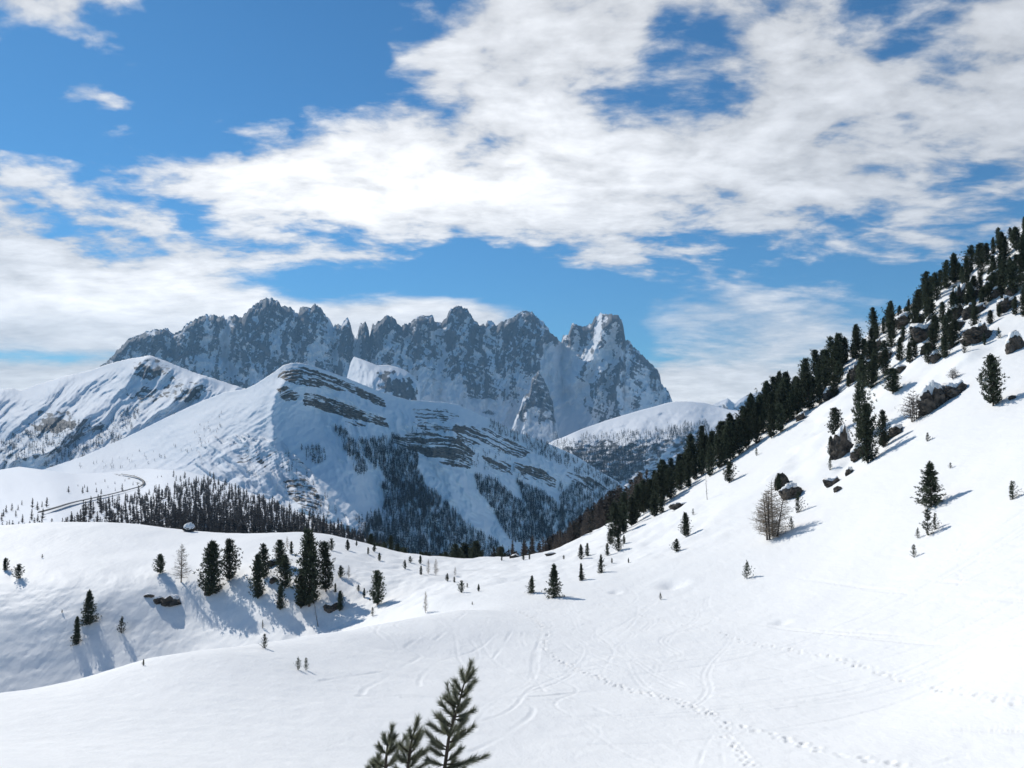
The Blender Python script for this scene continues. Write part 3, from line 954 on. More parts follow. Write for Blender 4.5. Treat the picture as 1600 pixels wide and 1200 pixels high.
plat_ctrl = [(820, 715, 5200), (870, 688, 5300), (920, 668, 5500), (1000, 640, 5900), (1060, 626, 6200), (1120, 632, 6200), (1250, 650, 6000), (1350, 660, 6000), (900, 690, 4950), (1000, 672, 4950), (1080, 665, 4950), (1180, 665, 5000),
             (900, 720, 4600), (1000, 720, 4500), (1080, 720, 4500), (900, 780, 4200), (1000, 780, 4150), (1100, 800, 4100), (820, 800, 4200), (1350, 800, 4400), (1000, 840, 3900)]


def plat_relief(PX, PY, top, Y):
    return -(34 * ridged((PX + PY * .9) / 45, (PY - .4 * PX) / 70, 74, 4) + 40 * fbm(PX / 18, PY / 5, 75, 4)) * smooth(PY - top, 0, 14)


plateau = Sheet('plateau_hill', 'sunlit snow plateau with a wooded foot below the tall summit', M_FAR,
                [(800, 725), (840, 702), (866, 688), (880, 683), (910, 670), (950, 656), (1000, 641), (1020, 636), (1040, 630), (1056, 627), (1078, 627), (1100, 629), (1118, 634), (1140, 640), (1180, 644), (1250, 650), (1350, 660)],
                [(800, 860), (1350, 860)], plat_ctrl, 800, 1350, 330, 110, plat_relief,
                lambda s: np.clip(.12 + (.6 * fbm(s.PX / 14, s.PY / 4, 76, 4, .6)) * smooth(s.PY - s.top[None], 4, 25) + .38 * inside(s.PX + 22 * fbm(s.PX / 25, s.PY / 25, 77, 3), s.PY + 16 * fbm(s.PX / 25, s.PY / 25, 78, 3), [(850, 700), (900, 690), (1000, 690), (1120, 680), (1120, 700), (1040, 715), (1000, 760), (960, 860), (800, 860)]), 0, 1), back=.5, backstep=120)

# --- the ribbed ridge behind and left of the banded mountain
rib_ctrl = [(-300, 590, 3900), (-100, 600, 3800), (0, 608, 3750), (70, 597, 3800), (140, 578, 3800), (235, 556, 3650), (300, 582, 3500), (360, 600, 3400), (440, 640, 3300), (235, 600, 3480), (200, 640, 3280), (150, 690, 3050),
            (320, 620, 3350), (260, 660, 3150), (200, 700, 2980), (100, 640, 3350), (0, 660, 3350), (0, 710, 3050), (100, 710, 2950), (-150, 660, 3400), (-150, 720, 3050), (-300, 720, 3100), (0, 790, 2700), (200, 790, 2700), (440, 790, 2700), (-300, 800, 2700)]


def rib_relief(PX, PY, top, Y):
    w = fbm(PX / 50, PY / 50, 81, 3) * 12
    q = (PX + PY * 1.02 + w)          # lines of constant q run down to the left
    a = ridged(q / 62, (PY - PX + w) / 260, 82, 3, .5)
    b = ridged(q / 22, (PY - PX) / 110, 83, 3, .55)
    r = -(40 * a + 18 * b + 8 * fbm(PX / 9, PY / 9, 84, 3)) * smooth(PY - top, 0, 24)
    for ln, hgt, wd in (([(236, 556), (205, 590), (165, 632), (90, 694), (20, 728)], 95, 15), ([(322, 590), (285, 612), (250, 640), (190, 690), (120, 730)], 85, 14), ([(378, 606), (335, 632), (290, 668), (235, 705)], 70, 13),
                        ([(100, 588), (75, 625), (30, 665)], 60, 14), ([(10, 608), (-20, 650), (-80, 700)], 60, 16)):
        d = line_dist(PX + w * .6, PY + w * .5, ln)
        r = r - hgt * np.exp(-d / wd) * smooth(PY - top, -4, 6)
    return r


def rib_rock(s):
    PX, PY = s.PX, s.PY
    w = fbm(PX / 18, PY / 18, 85, 3)
    r = 0.05 + 0.35 * fbm(PX / 12, PY / 6, 86, 4, .6) + 0.30 * smooth(1 - s.N[..., 2], .25, .5)
    for poly, v in (([(215, 562), (240, 560), (268, 572), (262, 585), (225, 592), (205, 585)], .45), ([(270, 590), (320, 600), (330, 612), (290, 630), (250, 620)], .4), ([(60, 645), (110, 640), (120, 665), (90, 678), (50, 668)], .45),
                    ([(195, 615), (240, 605), (255, 620), (215, 635)], .45), ([(0, 690), (60, 660), (140, 650), (170, 665), (80, 710), (0, 725)], .3)):
        r = r + v * inside(PX + 14 * w, PY + 10 * w, poly)
    return np.clip(r, 0, 1)


ribs = Sheet('ribbed_ridge_mountain', 'snowy ribbed ridge below the left end of the massif', M_FAR,
             [(-300, 585), (-100, 600), (0, 608), (18, 606), (34, 610), (60, 600), (100, 588), (140, 579), (165, 570), (190, 563), (215, 558), (235, 555), (262, 565), (300, 581), (330, 590), (360, 600), (400, 612), (440, 640)],
             [(-300, 800), (440, 800)], rib_ctrl, -300, 440, 480, 150, rib_relief, rib_rock, jag=1.0, back=.7, backstep=80)

# --- the banded mountain in the middle distance
BAND_SKY = [(20, 752), (60, 736), (130, 713), (200, 682), (260, 652), (310, 629), (350, 613), (385, 607), (400, 600), (415, 590), (430, 580), (442, 571), (455, 567), (468, 567), (490, 572), (540, 590), (600, 614), (640, 625), (670, 627), (690, 628), (715, 632),
            (740, 643), (760, 652), (800, 672), (850, 690), (900, 712), (940, 738), (965, 752), (990, 775), (1030, 810)]
band_ctrl = [(20, 752, 2350), (60, 735, 2380), (200, 682, 2380), (310, 629, 2260), (385, 607, 2150), (460, 567, 2100), (430, 600, 2040), (415, 640, 1980), (420, 680, 1905), (470, 740, 1790), (520, 790, 1690), (560, 840, 1590),
             (540, 590, 2190), (600, 614, 2280), (680, 628, 2390), (760, 652, 2500), (850, 690, 2640), (940, 738, 2800), (990, 775, 2880), (1030, 810, 2900),
             (300, 690, 2030), (200, 730, 2080), (100, 748, 2060), (350, 680, 1990), (350, 760, 1770), (300, 760, 1810), (400, 800, 1650), (450, 840, 1560),
             (500, 640, 2070), (560, 660, 2120), (600, 700, 2120), (540, 720, 1930), (600, 780, 1950), (620, 850, 1770), (700, 690, 2270), (700, 760, 2130), (700, 850, 1960),
             (800, 720, 2490), (800, 780, 2380), (800, 850, 2230), (900, 780, 2600), (900, 850, 2450), (1000, 850, 2700), (200, 860, 1500), (400, 900, 1420), (600, 920, 1600), (800, 920, 2080), (1030, 920, 2550), (20, 900, 1500)]
CLIFFS = [  # outlines of bare rock bands on its shaded flank, with their strength
    ([(430, 588), (455, 574), (480, 574), (520, 588), (560, 604), (600, 624), (606, 637), (590, 634), (550, 614), (500, 606), (458, 600)], .62), ([(476, 613), (500, 617), (560, 638), (608, 656), (603, 666), (560, 657), (520, 646), (472, 632)], .66),
    ([(428, 605), (450, 604), (472, 618), (465, 628), (440, 625)], .5), ([(535, 656), (575, 662), (570, 668), (540, 664)], .5), ([(645, 640), (700, 640), (720, 652), (690, 662), (650, 656)], .42), ([(645, 660), (690, 662), (730, 668), (720, 676), (660, 672)], .45),
    ([(704, 664), (760, 668), (800, 688), (830, 705), (815, 716), (770, 704), (720, 690)], .55), ([(612, 682), (660, 672), (720, 688), (742, 708), (735, 732), (700, 728), (650, 706), (615, 694)], .55), ([(650, 690), (690, 680), (735, 690), (740, 715), (700, 722)], .25),
    ([(755, 712), (800, 724), (800, 742), (760, 730)], .5), ([(800, 720), (850, 735), (872, 752), (868, 762), (820, 748)], .55), ([(880, 735), (930, 748), (950, 765), (900, 760)], .4), ([(410, 700), (440, 705), (445, 730), (425, 740), (400, 720)], .3),
    ([(445, 745), (470, 740), (500, 770), (510, 790), (480, 800), (450, 775)], .48), ([(360, 690), (400, 700), (420, 740), (390, 745), (362, 715)], .28), ([(440, 700), (470, 712), (476, 725), (450, 720)], .4)]
RIBS = [[(330, 695), (390, 735)], [(380, 690), (440, 760)], [(420, 690), (455, 735), (520, 790)], [(450, 735), (470, 790), (500, 815)], [(400, 730), (430, 775), (445, 800)], [(345, 715), (375, 750)]]


def band_relief(PX, PY, top, Y):
    s = PY - np.interp(PX, *np.array(BAND_SKY, float).T)
    right = smooth(PX - (430 + (PY - 600) * .5), 0, 60)
    w = fbm(PX / 40, PY / 40, 91, 3)
    q = PX - PY * .55 + 14 * w            # down the fall line of the shaded flank
    r = -(20 * ridged(q / 48, (PY + PX * .3) / 150, 92, 4, .55)) * right * smooth(s, 4, 40)
    ql = PX * .75 + PY + 10 * w           # lit flank: long faint ribs
    r = r - 7 * ridged(ql / 40, (PX - PY) / 200, 93, 3) * (1 - right) * smooth(s, 4, 30)
    fan = inside(PX + 20 * w, PY + 20 * w, [(300, 690), (430, 680), (480, 730), (560, 830), (430, 830), (380, 770), (310, 730)])
    r = r - 16 * ridged((PX * .8 - PY * .55 + 8 * w) / 19, (PY + PX * .6) / 90, 94, 3) * fan
    for ln in RIBS:
        d = line_dist(PX + 5 * w, PY + 5 * w, ln)
        r = r - 16 * np.exp(-(d / 5.5) ** 2)
    for poly, v in CLIFFS:                # stepped ledges
        m_ = inside(PX + 6 * w, PY + 5 * w, poly)
        st = (s + 2.5 * fbm(PX / 30, PY / 30, 96, 2)) / 5.0
        r = r + m_ * (6.0 * (np.abs((st % 1) - .5) - .25) * 2) * v
    # cornice spur at the head of the lit flank
    r = r - 22 * np.exp(-(line_dist(PX, PY, [(445, 598), (432, 618), (424, 645), (428, 680)]) / 7) ** 2)
    return r + 3 * fbm(PX / 7, PY / 7, 97, 3)


def band_rock(s):
    PX, PY = s.PX, s.PY
    d = PY - s.top[None]
    w = fbm(PX / 14, PY / 10, 101, 3)
    lay = fbm(PX / 80, (d + 2 * w) / 2.8, 102, 3, .55)
    r = -0.05 + .25 * fbm(PX / 10, PY / 6, 103, 3)
    for poly, v in CLIFFS:
        r = r + (v + .06 + .70 * lay) * inside(PX + 8 * w, PY + 5 * w, poly)
    right = smooth(PX - (450 + (PY - 600) * .6), 0, 60)
    r = r + right * .55 * np.clip(fbm(PX / 26, (d - PX * .02) / 5, 104, 3, .6) - .12, 0, 1)
    r = r + .34 * inside(PX + 22 * w, PY + 14 * w, [(600, 790), (680, 785), (740, 835), (800, 845), (870, 800), (900, 770), (960, 765), (1030, 820), (1030, 920), (560, 920), (570, 850)])
    return np.clip(r, 0, 1)


banded = Sheet('banded_mountain', 'snow mountain with tilted brown rock bands and dark wooded streaks', M_BANDED, BAND_SKY, [(20, 900), (1030, 920)], band_ctrl, 20, 1030, 720, 250, band_relief, band_rock, jag=.6, back=.8, backstep=45)

# --- the low hill on the left with the larch wood and the road
hill_ctrl = [(-300, 740, 1650), (0, 733, 1600), (120, 741, 1500), (230, 732, 1500), (330, 745, 1250), (400, 772, 1020), (470, 800, 860), (540, 828, 740), (620, 870, 640), (-300, 800, 850), (0, 760, 1150), (0, 790, 850), (150, 765, 1150), (250, 760, 1050),
             (150, 800, 720), (300, 790, 740), (400, 815, 640), (500, 840, 600), (0, 830, 600), (200, 840, 520), (400, 870, 500), (-300, 880, 460), (0, 890, 440), (300, 900, 430), (620, 920, 480), (90, 775, 900), (60, 782, 830)]


def hill_relief(PX, PY, top, Y):
    return -(14 * fbm(PX / 60, PY / 18, 111, 3) + 4 * fbm(PX / 14, PY / 8, 112, 3)) * smooth(PY - top, 0, 12)


hill = Sheet('larch_hill', 'low snowy hill with the larch wood and the winding road', M_HILL,
             [(-300, 742), (-100, 738), (0, 734), (30, 729), (60, 733), (120, 741), (170, 738), (230, 732), (290, 736), (330, 746), (400, 773), (470, 801), (540, 829), (600, 855), (660, 900)],
             [(-300, 915), (660, 930)], hill_ctrl, -300, 660, 420, 130, hill_relief,
             lambda s: np.clip(.06 + .5 * fbm(s.PX / 16, s.PY / 4, 113, 3) + .3 * inside(s.PX, s.PY, [(170, 738), (215, 742), (240, 750), (225, 760), (205, 752)]), 0, 1), back=.25, backstep=40)

# road winding over the hill
road_px = [(60, 806), (85, 799), (110, 790), (140, 783), (175, 775), (205, 767), (222, 762), (226, 756), (220, 750), (208, 746), (190, 743)]
rp = np.array(road_px, float)
for _ in range(2):
    q = [rp[0]]
    for a_, b_ in zip(rp[:-1], rp[1:]):
        q += [a_ * .75 + b_ * .25, a_ * .25 + b_ * .75]
    rp = np.array(q + [rp[-1]])
C_ = hill.at(rp[:, 0], rp[:, 1])
T_ = np.gradient(C_[:, :2], axis=0)
T_ /= np.linalg.norm(T_, axis=1, keepdims=True)
S_ = np.stack([-T_[:, 1], T_[:, 0]], 1) * 1.8
rv = []
for off in (-1, -.3, .3, 1):
    rv.append(np.column_stack([C_[:, 0] + S_[:, 0] * off, C_[:, 1] + S_[:, 1] * off, C_[:, 2] + (3.2 if abs(off) < 1 else 2.4)]))
rv = np.stack(rv, 1)
road = link('road', fast_mesh('road', rv.reshape(-1, 3), grid_faces(len(rp), 4), True), M_ROAD)
tag(road, 'dark cleared road winding up to the larch wood', None, None, 'structure')


# ------------------------------------------------------------------ trees: prototypes of unit height
def unit(v):
    return v / np.maximum(np.linalg.norm(v, axis=-1, keepdims=True), 1e-9)


def pine_proto(seed, rad=.19, whorls=26, per=6, tufts=4, nb=10, blade=.05, wide=.016, shape='dense', start=.05, lean=0.0):
    """Trunk with limbs, and a crown of needle tufts carried at the limbs' outer parts."""
    rg = np.random.default_rng(seed)
    bendx, bendy = rg.normal(0, .012, 2)
    zs = np.linspace(-.06, .97, 9)
    axis = lambda z: np.array([bendx * math.sin(3 * z) + lean * z * z, bendy * math.sin(2.4 * z + 1), z])
    tv = [tube([axis(z) for z in zs], [max(.003, .019 * (1 - z * .92)) for z in zs], 6)]
    P, D, LL = [], [], []
    limb_p, limb_d, limb_l = [], [], []
    side = 1 + .25 * rg.normal(size=4)
    for k in range(whorls):
        z = start + (.96 - start) * (k + rg.uniform(-.3, .3)) / whorls
        if shape == 'dense':
            R = rad * 1.12 * min(1, ((1.03 - z) / .60)) ** .80 * (.70 + .30 * min(1, z / .25))
            rise = .32 + .3 * z
        elif shape == 'young':
            R = rad * (1.03 - z) ** .75
            rise = .55
        else:
            R = rad * (1.02 - z) ** .9
            rise = -.12 + .35 * z
        R *= rg.uniform(.68, 1.2)
        n = max(3, int(per * (1 if z < .8 else .8)))
        ph = rg.uniform(0, 6.28)
        for b in range(n):
            an = ph + b * 2 * math.pi / n + rg.uniform(-.35, .35)
            ln = R * rg.uniform(.55, 1.2) * side[int(an / 1.5708) % 4]
            d = unit(np.array([math.cos(an), math.sin(an), rise + rg.normal(0, .12)]))
            o = axis(z)
            limb_p.append(o)
            limb_d.append(d)
            limb_l.append(ln)
            if rg.random() < (.06 if shape == 'dense' else .1):
                continue
            for f in np.linspace(.35 if shape != 'young' else .3, 1.05, tufts):
                c = o + d * ln * f + np.array([0, 0, .25 * ln * f * f]) + rg.normal(0, .012, 3) * (R / .19)
                tipd = unit(d + np.array([0, 0, .55 if shape != 'cone' else -.1]))
                q = rg.normal(size=(nb, 3))
                dirs = unit(q * .85 + tipd * .9)
                P.append(c + rg.normal(0, .010, (nb, 3)))
                D.append(dirs)
                LL.append(blade * rg.uniform(.55, 1.15, nb))
    # leader
    P.append(np.repeat(axis(.955)[None], 16, 0) + rg.normal(0, .006, (16, 3)))
    D.append(unit(rg.normal(size=(16, 3)) * .5 + [0, 0, 1.2]))
    LL.append(blade * rg.uniform(.8, 1.2, 16))
    tv.append(blades(limb_p, limb_d, np.array(limb_l), .010, rg))
    return join(tv), blades(np.concatenate(P), np.concatenate(D), np.concatenate(LL), wide, rg)


def larch_proto(seed, rad=.26, stem=0, whorls=30, per=6, twigs=7, tw=.006, start=.12):
    """Leafless larch: trunk, limbs and a haze of twigs."""
    rg = np.random.default_rng(seed)
    tv, P, D, LL, WW = [], [], [], [], []
    for t in range(1):
        ox, oy = (0, 0) if stem == 0 else (.07 * math.cos(stem * 2.3), .07 * math.sin(stem * 2.3))
        top = 1.0 if stem < 2 else rg.uniform(.7, .93)
        tilt = (ox * 1.3 + rg.normal(0, .03), oy * 1.3 + rg.normal(0, .03)) if stem else rg.normal(0, .012, 2)
        axis = lambda z: np.array([ox + tilt[0] * z, oy + tilt[1] * z, z])
        zs = np.linspace(-.05, top, 7)
        tv.append(tube([axis(z) for z in zs], [max(.002, .015 * (1 - z / top * .9)) for z in zs], 5))
        for k in range(whorls):
            z = start + (top * .97 - start) * k / whorls
            f = (z - start) / (top - start)
            R = rad * (1.02 - f) ** .7 * (.55 + .45 * min(1, f / .18)) * rg.uniform(.75, 1.15)
            for b in range(per):
                an = rg.uniform(0, 6.28)
                d = unit(np.array([math.cos(an), math.sin(an), .12 + .45 * f + rg.normal(0, .1)]))
                ln = R * rg.uniform(.6, 1.15)
                P.append(axis(z)[None])
                D.append(d[None])
                LL.append([ln])
                WW.append([tw * 1.5])
                fr = rg.uniform(.25, 1.0, twigs)
                P.append(axis(z) + d * (ln * fr)[:, None])
                D.append(unit(d * .6 + rg.normal(0, .55, (twigs, 3)) + [0, 0, .15]))
                LL.append(rg.uniform(.25, .5, twigs) * R * .8)
                WW.append(np.full(twigs, tw))
    return join(tv), blades(np.concatenate(P), np.concatenate(D), np.concatenate(LL), np.concatenate(WW), rg)


def proto_meshes(name, pair, m_trunk, m_crown, crown_name):
    (tv, tf), (cv, cf) = pair
    a = fast_mesh(name + '_trunk', tv, tf, True)
    a.materials.append(m_trunk)
    b = fast_mesh(name + '_' + crown_name, cv, cf)
    b.materials.append(m_crown)
    return a, b, crown_name


PROTO = {
    'dense': [proto_meshes('stone_pine', pine_proto(100 + k, rad=r, whorls=w), M_BARK, M_NEEDLE, 'crown') for k, (r, w) in enumerate(((.19, 28), (.17, 30), (.21, 26), (.18, 30), (.20, 24), (.16, 30)))],
    'young': [proto_meshes('young_pine', pine_proto(200 + k, rad=r, whorls=w, per=5, tufts=4, nb=9, blade=.085, wide=.02, shape='young', start=.03), M_BARK, M_NEEDLE, 'crown') for k, (r, w) in enumerate(((.34, 9), (.30, 10), (.38, 8)))],
    'small': [proto_meshes('small_pine', pine_proto(250 + k, rad=r, whorls=13, per=6, tufts=4, nb=10, blade=.075, wide=.022, shape='young', start=.03), M_BARK, M_NEEDLE, 'crown') for k, r in enumerate((.25, .29, .22, .27))],
    'cone': [proto_meshes('spruce', pine_proto(300 + k, rad=r, whorls=24, per=7, tufts=5, nb=8, blade=.05, wide=.017, shape='cone', start=.03), M_BARK, M_NEEDLE, 'crown') for k, r in enumerate((.27, .24, .30))],
    'larch': [proto_meshes('larch', larch_proto(400 + k), M_LARCH, M_LARCH, 'crown') for k in range(3)],
    'larch_clump': [proto_meshes('larch_clump', larch_proto(420 + k, rad=.28, stem=k + 1, whorls=24, twigs=7, tw=.0055, start=.06), M_LARCH_DARK, M_LARCH, 'crown') for k in range(5)],
    'bush': [proto_meshes('bush', larch_proto(430 + k, rad=.5, stem=k + 1, whorls=8, per=5, twigs=5, tw=.012, start=.1), M_LARCH_DARK, M_LARCH_DARK, 'crown') for k in range(5)],
    'snag': [proto_meshes('snag', larch_proto(440, rad=.16, whorls=12, per=3, twigs=2, tw=.007, start=.25), M_LARCH_DARK, M_LARCH_DARK, 'crown')],
}
NAMES = {'dense': 'stone_pine', 'small': 'young_pine', 'young': 'young_pine', 'cone': 'spruce_tree', 'larch': 'larch_tree', 'larch_clump': 'larch_tree', 'bush': 'bare_bush', 'snag': 'larch_tree'}
COUNT = {}


def plant(kind, x, y, z, h, label, group=None, wide=1.0, tilt=0.0, variant=None, rot=None):
    k = COUNT.get(kind, 0)
    COUNT[kind] = k + 1
    v = PROTO[kind][(k if variant is None else variant) % len(PROTO[kind])]
    r = bpy.data.objects.new(NAMES[kind], None)
    COL.objects.link(r)
    r.empty_display_size = .5
    r.location = (x, y, z - .02 * h)
    r.rotation_euler = (0, tilt, rot if rot is not None else random.uniform(0, 6.28))
    r.scale = (h * wide, h * wide, h)
    tag(r, label, 'bush' if kind == 'bush' else 'tree', group)
    for q in (PROTO[kind] if kind in ('larch_clump', 'bush') else [v]):
        link('trunk', q[0], None, r)
        link(q[2], q[1], None, r)
    return r


def plant_px(kind, px, base, top, label, group=None, wide=1.0, tilt=0.0, ymin=8.0, **kw):
    x, y, z = hit(px, base, ymin)
    h = (base - top) * y / F * 1.02
    return plant(kind, x, y, z, h, label, group, wide, tilt, **kw)


